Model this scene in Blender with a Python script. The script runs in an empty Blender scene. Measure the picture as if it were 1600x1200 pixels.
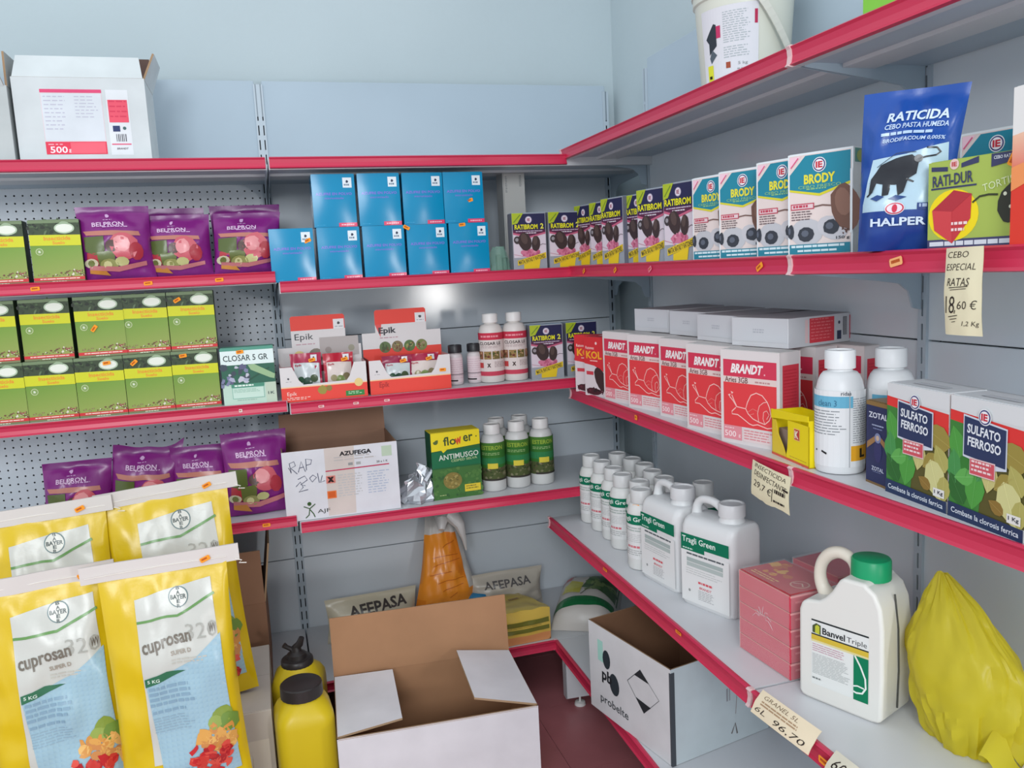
import bpy, bmesh, math, random
from mathutils import Vector, Matrix, noise
random.seed(7)
C = bpy.context.scene.collection
sin, cos, rad, pi = math.sin, math.cos, math.radians, math.pi

# ---------------------------------------------------------------- camera, world, lights
def setup_view():
    sc = bpy.context.scene
    cd = bpy.data.cameras.new('camera'); cam = bpy.data.objects.new('camera', cd); C.objects.link(cam)
    f, yaw, pitch, roll = FPX, rad(CAM_YAW), rad(CAM_PITCH), rad(CAM_ROLL)
    fw = Vector((-sin(yaw)*cos(pitch), cos(yaw)*cos(pitch), -sin(pitch)))
    r = Vector((cos(yaw), sin(yaw), 0)); u = r.cross(fw)
    r2 = cos(roll)*r + sin(roll)*u; u2 = -sin(roll)*r + cos(roll)*u
    m = Matrix((r2, u2, -fw)).transposed().to_4x4(); m.translation = Vector(CAM_POS)
    cam.matrix_world = m
    cd.sensor_fit = 'HORIZONTAL'; cd.sensor_width = 36; cd.lens = 36*f/1600; cd.clip_start = .02
    sc.camera = cam
    w = bpy.data.worlds.new('world'); sc.world = w; w.use_nodes = True
    bg = w.node_tree.nodes['Background']; bg.inputs[0].default_value = (.88, .95, 1, 1); bg.inputs[1].default_value = WORLD
    for name, loc, tgt, sx, sy, e, col in LIGHTS:
        ld = bpy.data.lights.new(name, 'AREA'); ld.shape = 'RECTANGLE'; ld.size = sx; ld.size_y = sy; ld.energy = e; ld.color = col
        lo = bpy.data.objects.new(name, ld); C.objects.link(lo); lo.location = loc
        lo.rotation_euler = (Vector(tgt)-Vector(loc)).to_track_quat('-Z', 'Y').to_euler()
    vs = sc.view_settings; vs.view_transform = 'Standard'; vs.look = 'None'; vs.gamma = 1; vs.exposure = EXPOSURE; vs.use_curve_mapping = False
FPX, CAM_YAW, CAM_PITCH, CAM_ROLL, CAM_POS = 1300.48, -16.494, 7.908, -2.876, (-1.3891, -3.1577, 1.5279)
WORLD = 1.08
EXPOSURE = 0.0
LIGHTS = [('shop_window_light', (-2.5, -6.1, 2.75), (-.7, 0, 1.1), 1.5, 1.1, 112, (.93, .97, 1)),
          ('doorway_light', (.56, -6.1, 1.36), (-.7, 0, 1.3), .36, .42, 34, (1, .98, .96))]
setup_view()

# ---------------------------------------------------------------- colour and material helpers
def lin(c): return tuple((x/255/12.92 if x/255 <= .04045 else ((x/255+.055)/1.055)**2.4) for x in c)
_m = {}
def mat(name, col=None, rough=.5, spec=.5, bump=0, bscale=200, var=0, vscale=6, metal=0, trans=0, sss=0, coat=0):
    """principled; col None reads the 'Col' attribute"""
    if name in _m: return _m[name]
    m = bpy.data.materials.new(name); m.use_nodes = True; nt = m.node_tree; b = nt.nodes['Principled BSDF']; L = nt.links
    b.inputs['Roughness'].default_value = rough; b.inputs['Specular IOR Level'].default_value = spec; b.inputs['Metallic'].default_value = metal
    if coat: b.inputs['Coat Weight'].default_value = coat; b.inputs['Coat Roughness'].default_value = .12
    if col is None:
        a = nt.nodes.new('ShaderNodeAttribute'); a.attribute_name = 'Col'; src = a.outputs['Color']
    else:
        a = nt.nodes.new('ShaderNodeRGB'); a.outputs[0].default_value = (*lin(col), 1); src = a.outputs[0]
    tc = nt.nodes.new('ShaderNodeTexCoord')
    if var:
        n = nt.nodes.new('ShaderNodeTexNoise'); n.inputs['Scale'].default_value = vscale; n.inputs['Detail'].default_value = 5
        L.new(tc.outputs['Object'], n.inputs['Vector'])
        mr = nt.nodes.new('ShaderNodeMapRange'); mr.inputs[1].default_value = .3; mr.inputs[2].default_value = .7; mr.inputs[3].default_value = 1-var; mr.inputs[4].default_value = 1+var
        L.new(n.outputs['Fac'], mr.inputs[0])
        vm = nt.nodes.new('ShaderNodeVectorMath'); vm.operation = 'SCALE'; L.new(src, vm.inputs[0]); L.new(mr.outputs[0], vm.inputs['Scale']); src = vm.outputs[0]
    L.new(src, b.inputs['Base Color'])
    if bump:
        n = nt.nodes.new('ShaderNodeTexNoise'); n.inputs['Scale'].default_value = bscale; n.inputs['Detail'].default_value = 3
        L.new(tc.outputs['Object'], n.inputs['Vector'])
        bp = nt.nodes.new('ShaderNodeBump'); bp.inputs['Strength'].default_value = bump; bp.inputs['Distance'].default_value = .002
        L.new(n.outputs['Fac'], bp.inputs['Height']); L.new(bp.outputs[0], b.inputs['Normal'])
    if trans:
        t = nt.nodes.new('ShaderNodeBsdfTransparent'); mx = nt.nodes.new('ShaderNodeMixShader'); mx.inputs[0].default_value = 1-trans
        out = nt.nodes['Material Output']; L.new(t.outputs[0], mx.inputs[1]); L.new(b.outputs[0], mx.inputs[2]); L.new(mx.outputs[0], out.inputs[0])
    if sss:
        t = nt.nodes.new('ShaderNodeBsdfTranslucent'); L.new(src, t.inputs[0]); mx = nt.nodes.new('ShaderNodeMixShader'); mx.inputs[0].default_value = sss
        out = nt.nodes['Material Output']; L.new(b.outputs[0], mx.inputs[1]); L.new(t.outputs[0], mx.inputs[2]); L.new(mx.outputs[0], out.inputs[0])
    _m[name] = m; return m
CARD = mat('printed_card', None, .5, .4)
GLOSS = mat('glossy_card', None, .2, .35)
FILM = mat('printed_film', None, .3, .5, bump=.25, bscale=45)
PLAST = mat('painted_plastic', None, .38, .4)
PAPER = mat('paper', None, .8, .2)
KRAFT = mat('corrugated_board', None, .75, .2, var=.06, vscale=9)
METAL = mat('painted_steel', None, .35, .45)
PANEL = mat('panel_steel', None, .15, .5, var=.035, vscale=2.5)
PANTOP = mat('panel_steel_matt', None, .6, .3, var=.03, vscale=2)
CLEAR = mat('clear_film', (235, 240, 242), .14, .8, trans=.8)

# ---------------------------------------------------------------- objects
def obj(name, me, parent=None, m=None, loc=None, rot=None, smooth=False):
    o = bpy.data.objects.new(name, me); C.objects.link(o)
    if parent: o.parent = parent
    if m and not me.materials: me.materials.append(m)
    if loc: o.location = loc
    if rot: o.rotation_euler = rot
    if smooth:
        for p in me.polygons: p.use_smooth = True
    return o
def thing(name, label, cat, loc=(0, 0, 0), rz=0, group=None, rx=0, ry=0):
    o = bpy.data.objects.new(name, None); C.objects.link(o); o.empty_display_size = .05
    o.location = loc; o.rotation_euler = (rad(rx), rad(ry), rad(rz)); o['label'] = label; o['category'] = cat
    if group: o['group'] = group
    return o
def tree(o, parent=None):
    c = o.copy(); C.objects.link(c); c.parent = parent
    for ch in KIDS.get(o.name, None) or [x for x in o.children]: tree(ch, c)
    return c
KIDS = {}
def freeze(o):
    """remember the parts a prototype has now, so later extras (stickers) stay its own"""
    KIDS[o.name] = list(o.children)
    for ch in o.children: KIDS[ch.name] = list(ch.children)
def dup(o, label, loc, rz, group=None, rx=0, ry=0):
    c = tree(o); c.location = loc; c.rotation_euler = (rad(rx), rad(ry), rad(rz)); c['label'] = label
    if group: c['group'] = group
    return c
def smooth_pts(P, R, k=5):
    V = [Vector(p) for p in P]; out = []; rs = []
    for i in range(len(V)-1):
        a, b, c, d = V[max(i-1, 0)], V[i], V[i+1], V[min(i+2, len(V)-1)]
        for j in range(k):
            t = j/k; out.append(.5*((2*b)+(c-a)*t+(2*a-5*b+4*c-d)*t*t+(3*b-a-3*c+d)*t**3)); rs.append(R[i]+(R[i+1]-R[i])*t)
    return out+[V[-1]], rs+[R[-1]]
class G:
    """geometry collector with a colour per face"""
    def __init__(s): s.v = []; s.f = []; s.c = []
    def face(s, pts, col):
        n = len(s.v); s.v += [tuple(p) for p in pts]; s.f.append(tuple(range(n, n+len(pts)))); s.c.append(col); return s
    def box(s, a, b, col, cols=None):
        x0, y0, z0 = a; x1, y1, z1 = b; n = len(s.v); cols = cols or {}
        s.v += [(x0, y0, z0), (x1, y0, z0), (x1, y1, z0), (x0, y1, z0), (x0, y0, z1), (x1, y0, z1), (x1, y1, z1), (x0, y1, z1)]
        for k, f in (('d', (3, 2, 1, 0)), ('u', (4, 5, 6, 7)), ('f', (0, 1, 5, 4)), ('r', (1, 2, 6, 5)), ('b', (2, 3, 7, 6)), ('l', (3, 0, 4, 7))):
            s.f.append(tuple(n+i for i in f)); s.c.append(cols.get(k, col))
        return s
    def prism(s, pts, e0, e1, col, axis='y'):
        """closed outline pts (a,b) extruded between e0 and e1 along axis"""
        def P(p, e): return (p[0], e, p[1]) if axis == 'y' else ((e, p[0], p[1]) if axis == 'x' else (p[0], p[1], e))
        n = len(s.v); k = len(pts); s.v += [P(p, e0) for p in pts]+[P(p, e1) for p in pts]
        s.f.append(tuple(range(n, n+k))); s.c.append(col); s.f.append(tuple(range(n+2*k-1, n+k-1, -1))); s.c.append(col)
        for i in range(k): j = (i+1) % k; s.f.append((n+i, n+k+i, n+k+j, n+j)); s.c.append(col)
        return s
    def tube(s, pts, r, col, n=10, cap=True, rs=None):
        base = len(s.v); P = [Vector(p) for p in pts]; up = None
        for i, p in enumerate(P):
            t = (P[min(i+1, len(P)-1)]-P[max(i-1, 0)]).normalized()
            if up is None: up = t.orthogonal().normalized()
            up = (up-t*up.dot(t)).normalized(); w = t.cross(up); rr = rs[i] if rs else r
            for k in range(n): a = 2*pi*k/n; s.v.append(tuple(p+(up*cos(a)+w*sin(a))*rr))
        for i in range(len(P)-1):
            for k in range(n):
                k2 = (k+1) % n; a = base+i*n; s.f.append((a+k, a+k2, a+n+k2, a+n+k)); s.c.append(col)
        if cap:
            s.f.append(tuple(base+k for k in reversed(range(n)))); s.c.append(col)
            e = base+(len(P)-1)*n; s.f.append(tuple(e+k for k in range(n))); s.c.append(col)
        return s
    def lathe(s, prof, col, n=28, cx=0, cy=0, sx=1, sy=1, cols=None):
        base = len(s.v)
        for r, z in prof:
            for k in range(n): a = 2*pi*k/n; s.v.append((cx+r*cos(a)*sx, cy+r*sin(a)*sy, z))
        for i in range(len(prof)-1):
            for k in range(n):
                k2 = (k+1) % n; a = base+i*n; s.f.append((a+k, a+k2, a+n+k2, a+n+k)); s.c.append(cols[i] if cols else col)
        s.f.append(tuple(base+k for k in reversed(range(n)))); s.c.append(cols[0] if cols else col)
        e = base+(len(prof)-1)*n; s.f.append(tuple(e+k for k in range(n))); s.c.append(cols[-1] if cols else col)
        return s
    def loft(s, rings, col, cap=True):
        base = len(s.v); n = len(rings[0])
        for r in rings: s.v += [tuple(p) for p in r]
        for i in range(len(rings)-1):
            for k in range(n):
                k2 = (k+1) % n; a = base+i*n; s.f.append((a+k, a+k2, a+n+k2, a+n+k)); s.c.append(col)
        if cap:
            s.f.append(tuple(base+k for k in reversed(range(n)))); s.c.append(col)
            e = base+(len(rings)-1)*n; s.f.append(tuple(e+k for k in range(n))); s.c.append(col)
        return s
    def mesh(s, name='m'):
        me = bpy.data.meshes.new(name); me.from_pydata(s.v, [], s.f)
        a = me.color_attributes.new('Col', 'FLOAT_COLOR', 'CORNER'); d = []
        for p, c in zip(me.polygons, s.c):
            if isinstance(c[0], (tuple, list)): L = [(*lin(q), 1) for q in c]
            else: L = [(*lin(c), 1)]*p.loop_total
            for q in L: d.extend(q)
        a.data.foreach_set('color', d); me.update(); return me
def part(name, g, parent, m=CARD, smooth=False, bevel=0, seg=2, label=None):
    me = g.mesh(name)
    if smooth:
        bm = bmesh.new(); bm.from_mesh(me); bmesh.ops.remove_doubles(bm, verts=bm.verts[:], dist=2e-5); bm.to_mesh(me); bm.free()
    o = obj(name, me, parent, m, smooth=smooth)
    if bevel:
        b = o.modifiers.new('bevel', 'BEVEL'); b.width = bevel; b.segments = seg; b.limit_method = 'ANGLE'; b.angle_limit = rad(35)
    if smooth:
        try: me.set_sharp_from_angle(angle=rad(42))
        except Exception: pass
    if label: o['label'] = label
    return o

# ---------------------------------------------------------------- lettering and flat print
_t = {}
def text_geo(s, bold=0, shear=0):
    k = (s, bold, shear)
    if k in _t: return _t[k]
    cu = bpy.data.curves.new('t', 'FONT'); cu.body = s; cu.offset = bold; cu.shear = shear; cu.resolution_u = 2; cu.fill_mode = 'FRONT'
    o = bpy.data.objects.new('t', cu); C.objects.link(o); dg = bpy.context.evaluated_depsgraph_get()
    me = bpy.data.meshes.new_from_object(o.evaluated_get(dg))
    V = [(v.co.x, v.co.y) for v in me.vertices]; F = [tuple(p.vertices) for p in me.polygons]
    bpy.data.objects.remove(o); bpy.data.meshes.remove(me); bpy.data.curves.remove(cu)
    x0 = min(v[0] for v in V); x1 = max(v[0] for v in V); y0 = min(v[1] for v in V); y1 = max(v[1] for v in V)
    V = [((x-x0)/(x1-x0), (y-y0)/(y1-y0)) for x, y in V]; _t[k] = (V, F, (x1-x0)/(y1-y0)); return _t[k]
class Art:
    """flat print: coloured pieces in face coordinates, w x h"""
    def __init__(s, w, h): s.w, s.h, s.p = w, h, []; s.rnd = random.Random(int(w*1e4+h*1e3))
    def poly(s, pts, c, l=1): s.p.append(([(x*s.w, y*s.h) for x, y in pts], [tuple(range(len(pts)))], c, l)); return s
    def rect(s, x0, y0, x1, y1, c, l=1): return s.poly([(x0, y0), (x1, y0), (x1, y1), (x0, y1)], c, l)
    def circ(s, x, y, r, c, l=2, n=18, ry=None, rot=0, wob=0):
        """r in fractions of width"""
        R = r*s.w; RY = (ry*s.w if ry else R); pts = []
        for k in range(n):
            a = 2*pi*k/n; q = 1+(s.rnd.uniform(-wob, wob) if wob else 0); px, py = R*cos(a)*q, RY*sin(a)*q
            pts.append((x*s.w+px*cos(rot)-py*sin(rot), y*s.h+px*sin(rot)+py*cos(rot)))
        s.p.append((pts, [tuple(range(n))], c, l)); return s
    def text(s, t, x, y, w, h, c, l=3, bold=.02, shear=0, rot=0, al='c'):
        """w,h fractions; x,y centre (or left with al='l')"""
        V, F, asp = text_geo(t, bold, shear); W, H = w*s.w, h*s.h; P = []
        for a, b in V:
            px = (a-(.5 if al == 'c' else 0))*W; py = (b-.5)*H
            P.append((x*s.w+px*cos(rot)-py*sin(rot), y*s.h+px*sin(rot)+py*cos(rot)))
        s.p.append((P, F, c, l)); return s
    def line(s, pts, wd, c, l=2):
        """polyline, wd in fractions of width"""
        P = [Vector((x*s.w, y*s.h)) for x, y in pts]; h = wd*s.w/2; A = []; B = []
        for i, p in enumerate(P):
            t = (P[min(i+1, len(P)-1)]-P[max(i-1, 0)]).normalized(); n = Vector((-t.y, t.x))*h; A.append(tuple(p+n)); B.append(tuple(p-n))
        V = A+B; k = len(P); s.p.append((V, [(k+i, k+i+1, i+1, i) for i in range(k-1)], c, l)); return s
    def greek(s, x0, y0, x1, y1, n, c, l=2, rag=.25, fill=.45):
        """unreadably small print: n dashed rows"""
        V = []; F = []; dy = (y1-y0)/n
        for i in range(n):
            yt = y1-dy*i; yb = yt-dy*fill; x = x0; xe = x1-(x1-x0)*s.rnd.uniform(0, rag)
            while x < xe:
                w = min(s.rnd.uniform(.03, .11)*max(.5, (x1-x0)*2), xe-x); k = len(V)
                V += [(x*s.w, yb*s.h), ((x+w)*s.w, yb*s.h), ((x+w)*s.w, yt*s.h), (x*s.w, yt*s.h)]; F.append((k, k+1, k+2, k+3)); x += w+.012
        s.p.append((V, F, c, l)); return s
    def speck(s, x0, y0, x1, y1, n, r, cols, l=2, sides=5, shape=None):
        for _ in range(n):
            x = s.rnd.uniform(x0, x1); y = s.rnd.uniform(y0, y1)
            if shape and not shape(x, y): continue
            s.circ(x, y, r*s.rnd.uniform(.5, 1.3), s.rnd.choice(cols), l, sides, wob=.35, ry=r*s.rnd.uniform(.4, 1), rot=s.rnd.uniform(0, 3))
        return s
    def build(s, name, parent, m=CARD, fn=None, cell=0, eps=.0003, label=None):
        fn = fn or (lambda u, v, e: (u, -e, v)); g = G(); mesh_parts = s.p
        if cell:
            mesh_parts = []
            for V, F, c, l in s.p:
                bm = bmesh.new(); vs = [bm.verts.new((x, y, 0)) for x, y in V]
                for f in F:
                    try: bm.faces.new([vs[i] for i in f])
                    except ValueError: pass
                for ax in (0, 1):
                    a = min(v.co[ax] for v in bm.verts); b = max(v.co[ax] for v in bm.verts); k = math.floor(a/cell)+1
                    while k*cell < b:
                        co = [0, 0, 0]; co[ax] = k*cell; no = [0, 0, 0]; no[ax] = 1
                        bmesh.ops.bisect_plane(bm, geom=bm.verts[:]+bm.edges[:]+bm.faces[:], plane_co=co, plane_no=no); k += 1
                bm.verts.index_update(); mesh_parts.append(([(v.co.x, v.co.y) for v in bm.verts], [tuple(v.index for v in f.verts) for f in bm.faces], c, l)); bm.free()
        for q_, (V, F, c, l) in enumerate(mesh_parts):
            l = l+.9*q_/len(mesh_parts); n = len(g.v); g.v += [fn(x, y, eps*l) for x, y in V]
            for f in F:
                g.f.append(tuple(n+i for i in f))
                g.c.append([c[min(i, len(c)-1)] for i in range(len(f))] if isinstance(c[0], (tuple, list)) else c)
        o = obj(name, g.mesh(name), parent, m)
        if label: o['label'] = label
        return o
def front_of(x0=0, y=0, z0=0): return lambda u, v, e: (x0+u, y-e, z0+v)
def right_of(x, y0=0, z0=0): return lambda u, v, e: (x+e, y0+u, z0+v)
def left_of(x, y1=0, z0=0): return lambda u, v, e: (x-e, y1-u, z0+v)
def top_of(z, x0=0, y0=0): return lambda u, v, e: (x0+u, y0+v, z+e)

# ---------------------------------------------------------------- geometry of the place (metres)
D, D2, WR, D24, DM4, DB = .457, .314, 1.2803, .415, .484, .472
XR, PHI, PHIB = -.0399, -.0161, .0276
PHI = -.0161
ZL = [1.8955, 1.5522, 1.1468, .7746, .1995]; ZM = [1.896, 1.5198, 1.1371, .7549, .1995]; ZR = [1.9172, 1.5231, 1.0963, .6353, .1995]
ORANGE = (248, 158, 50)
RED = (198, 46, 80); SHELF = (204, 206, 210); PANC = (204, 211, 218)

# ---------------------------------------------------------------- the room
def structure(name, g, m): o = obj(name, g.mesh(name), None, m); o['kind'] = 'structure'; return o
WALL = mat('wall_plaster', (182, 195, 200), .85, .2, bump=.35, bscale=60, var=.03, vscale=1.5)
FLOOR = mat('floor_tile', (160, 98, 102), .3, .4, bump=.05, bscale=30, var=.12, vscale=5)
structure('wall_back', G().box((-4.2, .045, 0), (.045, .2, 3.1), (200, 200, 200)), WALL)
structure('wall_right', G().box((.045, -2.95, 0), (.2, .2, 3.1), (200, 200, 200)), WALL)
g = G(); g.box((-4.2, -3.6, -.06), (.2, .2, -.004), (80, 50, 50))
floor = structure('floor', g, FLOOR)
tm = None
for i in range(11):
    for j in range(10):
        x0 = -4.2+i*.4; y0 = -3.6+j*.38
        gg = G().box((0, 0, -.004), (.3985, .3785, 0), (80, 50, 50))
        if tm is None: tm = gg.mesh('floor_tile'); tm.materials.append(FLOOR)
        o = obj('tile', tm, floor); o.location = (x0, y0, 0)

# ---------------------------------------------------------------- shelving
def bracket_mesh(d, flip=1):
    pts = [(0, 0), (0, -.028), (.6*d, -.05), (.78*d, -.058), (.86*d, -.075), (.9*d, -.11), (.97*d, -.115), (.97*d, 0)]
    return G().prism([(p[0], p[1]) for p in pts], -.0015, .0015, (168, 184, 196), 'x')
def rail_profile(h):  # (y, z): y<0 is outward
    return [(0, 0), (0, .002), (-.007, .003), (-.012, 0), (-.0085, -h*.15), (-.007, -h*.5), (-.009, -h*.85), (-.0135, -h), (-.004, -h-.002), (0, -h)]
def shelf_unit_make(root, w, shelves, hr, uprights, panel_fn):
    """local frame: x along the unit, y=0 panel face, -y towards the room. shelves: (z, depth, caps)"""
    for z, d, capl, capr, ribs, *xx in shelves:
        xa, xr = xx if xx else (0, w)
        sh = part('shelf', G().box((xa+.003, -d+.001, z-.028), (w-.003, -.004, z), SHELF, {'d': (176, 190, 202)}).box((.003, -d+.001, z-.034), (w-.003, -d+.02, z-.028), SHELF)
                  .box((.003, -d*.66, z-.036), (w-.003, -d*.42, z-.028), SHELF), root, METAL)
        rp = [(p[0]-d, p[1]+z) for p in rail_profile(hr)]
        rg = G().prism([(p[0], p[1]) for p in rp], xa+.006, xr-.006, RED, 'x')
        part('price_rail', rg, sh, METAL)
        for s, x in ((capl, xa), (capr, w)):
            if s:
                cp = G().prism([(p[0]-d-.003 if p[0] < 0 else p[0]-d, z+p[1]*1.08+.001) for p in rail_profile(hr)], x-.006, x+.006, (222, 190, 192), 'x')
                part('rail_end_cap', cp, sh, PLAST)
        for x in (.005, w-.005):
            b = bracket_mesh(d-.02); b.v = [(v[0]+x, -d+.02+v[1], v[2]+z-.008) for v in b.v]; part('shelf_bracket', b, sh, METAL)
    for x, z0, z1, cols in uprights:
        g = G(); c = (176, 188, 198)
        # steel channel with real slots: strips at the sides and bridges between the slots
        xs = [x-.016, x-.0105, x-.0065, x+.0065, x+.0105, x+.016]
        if cols == 1: xs = [x-.012, x-.002, x+.003, x+.003, x+.003, x+.012]
        g.box((xs[0], -.006, z0), (xs[1], .03, z1), c); g.box((xs[2], -.006, z0), (xs[3]+.0001, .004, z1), c); g.box((xs[4], -.006, z0), (xs[5], .03, z1), c)
        g.box((xs[0], .03, z0), (xs[5], .034, z1), (40, 44, 50))
        z = z0
        top = z1-.11
        while z < top:
            for a, b in ((xs[1], xs[2]), (xs[3], xs[4])):
                if b-a > .001: g.box((a, -.006, z), (b, -.002, z+.016), c)
            z += .05
        for a, b in ((xs[1], xs[2]), (xs[3], xs[4])):
            if b-a > .001: g.box((a, -.006, top), (b, -.002, z1), (120, 132, 142))
        part('upright', g, root, METAL)
    panel_fn(root)
def plain_panels(root, x0, x1, seams, last_at=.0):
    for a, b in zip(seams[:-1], seams[1:]):
        pm = PANTOP if a > 1.8 else PANEL
        part('back_panel', G().box((x0+.013, 0, a+.0015), (x1-.013, .012, b-.0015), (172, 187, 199) if a > 1.8 else PANC), root, pm, bevel=.0015, seg=1)
def perf_panel(root, x0, x1, z0, z1, pitch=.025, r=.0031):
    """steel sheet with real punched holes"""
    nx = int((x1-x0-.026)/pitch); nz = int((z1-z0)/pitch); g = G(); X0 = x0+.013; Z0 = z0
    px = (x1-x0-.026)/nx; pz = (z1-z0-.002)/nz; c = PANC
    k8 = [(cos(a), sin(a)) for a in [pi/4*i+pi/8 for i in range(8)]]
    for i in range(nx):
        for j in range(nz):
            cx = X0+(i+.5)*px; cz = Z0+(j+.5)*pz; n = len(g.v); hx, hz = px/2, pz/2
            g.v += [(cx+r*a, 0, cz+r*b) for a, b in k8]
            g.v += [(cx+r*a, .0015, cz+r*b) for a, b in k8]
            g.v += [(cx-hx, 0, cz-hz), (cx+hx, 0, cz-hz), (cx+hx, 0, cz+hz), (cx-hx, 0, cz+hz)]
            # k8 order: right-up(0) up-right(1) up-left(2) left-up(3) left-dn(4) dn-left(5) dn-right(6) right-dn(7)
            bl, br, tr, tl = n+16, n+17, n+18, n+19
            for f in ((br, tr, n+0, n+7), (tr, tl, n+2, n+1), (tl, bl, n+4, n+3), (bl, br, n+6, n+5), (tr, n+1, n+0), (tl, n+3, n+2), (bl, n+5, n+4), (br, n+7, n+6)):
                g.f.append(f); g.c.append(c)
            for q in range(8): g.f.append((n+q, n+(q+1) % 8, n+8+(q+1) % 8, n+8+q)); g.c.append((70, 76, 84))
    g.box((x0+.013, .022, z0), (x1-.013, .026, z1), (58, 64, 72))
    part('perforated_panel', g, root, METAL)
SEAMS = [.115, .480, .89, 1.31, 1.885, 2.224]
def us(z1): return (.10, z1)
# left bay
u = thing('shelving_unit', 'steel shelving bay with perforated back panels and pinkish red shelf rails, at the left', 'shelving', (-2.66, 0, 0), 0, 'red-railed shelving bays')
def pf(root):
    plain_panels(root, 0, 1.33, [.115, .48, .76]); perf_panel(root, 0, 1.33, .765, 1.15); perf_panel(root, 0, 1.33, 1.155, 1.885); plain_panels(root, 0, 1.33, [1.89, 2.224])
shelf_unit_make(u, 1.33, [(z, DM4-.02 if i == 3 else (DB if i == 4 else D), 0, 0, 0) for i, z in enumerate(ZL)], .0301, [(0, .1, 2.21, 2)], pf)
# middle bay
u = thing('shelving_unit', 'steel shelving bay with plain grey back panels filling the corner, between the other bays', 'shelving', (-1.33, 0, 0), 0, 'red-railed shelving bays')
shelf_unit_make(u, 1.33, [(z, (D, D, D, DM4, DB)[i], 0, 0, 0, 0, (.975, .975, .975, .975, .858)[i]) for i, z in enumerate(ZM)], .0301, [(0, .12, 2.21, 2), (1.318, .12, 2.20, 1)], lambda r: plain_panels(r, 0, 1.33, SEAMS))
def R2W(lx, ly, z=0):
    c, s = cos(PHI), sin(PHI); return (lx*c-(ly+D)*s+XR, lx*s+(ly+D)*c-D, z)
# right bay A : unit frame x runs along -ly, y=0 panel, room towards -x  => rotate by -90 deg + PHI
YS = .0366
SR = [.115, .50, .92, 1.335, 1.905, 2.224]
p0 = R2W(0, -D+YS)
u = thing('shelving_unit', 'steel shelving bay along the right wall, next to the corner, loaded with boxes and jugs', 'shelving', (p0[0], p0[1], 0), -90+math.degrees(PHI), 'red-railed shelving bays')
WA = WR+YS
shelf_unit_make(u, WA, [(z, (D2, D2, D2, D24, .432)[i], 1, i != 4, 1, (0, 0, 0, 0, .058)[i], WA) for i, z in enumerate(ZR)], .0335, [(0, .12, 2.19, 1), (WA-.002, .12, 2.19, 1)], lambda r: plain_panels(r, 0, WA, SR))
p1 = R2W(-D2, -D-WR)
ang = -pi/2+PHI+PHIB
p1 = (p1[0]+D2*cos(PHIB+PHI), p1[1]+D2*sin(PHIB+PHI))
u = thing('shelving_unit', 'steel shelving bay along the right wall, nearest the camera at the right edge', 'shelving', (p1[0], p1[1], 0), math.degrees(ang), 'red-railed shelving bays')
shelf_unit_make(u, 1.08, [(z, (D2, D2, D2, D24, .432)[i], 0, 0, 1) for i, z in enumerate(ZR)], .0335, [(1.07, .12, 2.19, 1)], lambda r: plain_panels(r, 0.004, 1.08, SR))
BAYB = u
# adjustable foot under the right base shelf
t = thing('shelf_foot', 'white steel base bracket with round levelling foot under the corner of the bottom shelf', 'shelf foot', (-.435, -.580, 0), -4)
part('leg_plate', G().box((-.05, -.002, .028), (.05, .002, .158), (205, 208, 212)).box((-.05, -.002, .028), (-.046, .03, .158), (190, 194, 198)), t, METAL)
part('foot_pad', G().lathe([(.004, .03), (.004, .012), (.018, .010), (.02, 0)][::-1], (214, 214, 212), 16), t, PLAST)

# ================================================================ things
def frame(name, label, cat, A, z, rz, group=None, rx=0, ry=0): return thing(name, label, cat, (A[0], A[1], z), rz, group, rx, ry)
def carton_body(root, w, d, h, col, cols=None, m=CARD, bevel=.0012, name='carton'):
    g = G().box((0, 0, 0), (w, d, h), col, cols); o = part(name, g, root, m, bevel=bevel, seg=2)
    # the tucked closing flap on top: a slightly raised panel with an open seam
    part('top_flap', G().box((.002, .003, h), (w-.002, d-.004, h+.0012), (cols or {}).get('u', col)), root, m)
    return o
def sticker(root, x, y, z, rot=0, w=.022, h=.011, col=ORANGE, name='price_sticker', ax='f'):
    a = Art(w, h); a.poly([(.06, 0), (.94, 0), (1, .2), (1, .8), (.94, 1), (.06, 1), (0, .8), (0, .2)], col, 1).greek(.15, .3, .85, .75, 1, (190, 90, 40), 2, fill=.8)
    c, s = cos(rot), sin(rot)
    if ax == 'f': fn = lambda u, v, e: (x+(u-w/2)*c-(v-h/2)*s, y-e-.0011, z+(u-w/2)*s+(v-h/2)*c)
    else: fn = lambda u, v, e: (x+(u-w/2)*c-(v-h/2)*s, y+(u-w/2)*s+(v-h/2)*c, z+e+.0014)
    return a.build(name, root, PAPER, fn)
def ring_logo(a, x, y, r, l=3):
    a.circ(x, y, r, (235, 238, 240), l, 20).circ(x, y, r*.88, (60, 60, 120), l+1, 20).circ(x, y, r*.72, (238, 236, 240), l+2, 20)
    a.text('IE', x, y, r*1.0, r*.85*a.w/a.h, (200, 40, 60), l+3, .04)
def blob_mouse(a, x, y, s, c, c2=None, l=3):
    """a rodent seen from behind: body, haunch, ears, tail"""
    a.circ(x, y, s, c, l, 14, ry=s*1.25, wob=.06).circ(x-s*.75, y+s*.9*a.w/a.h, s*.52, c, l, 12, wob=.08)
    a.circ(x-s*1.0, y+s*1.15*a.w/a.h, s*.3, c2 or c, l+1, 10)

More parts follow.
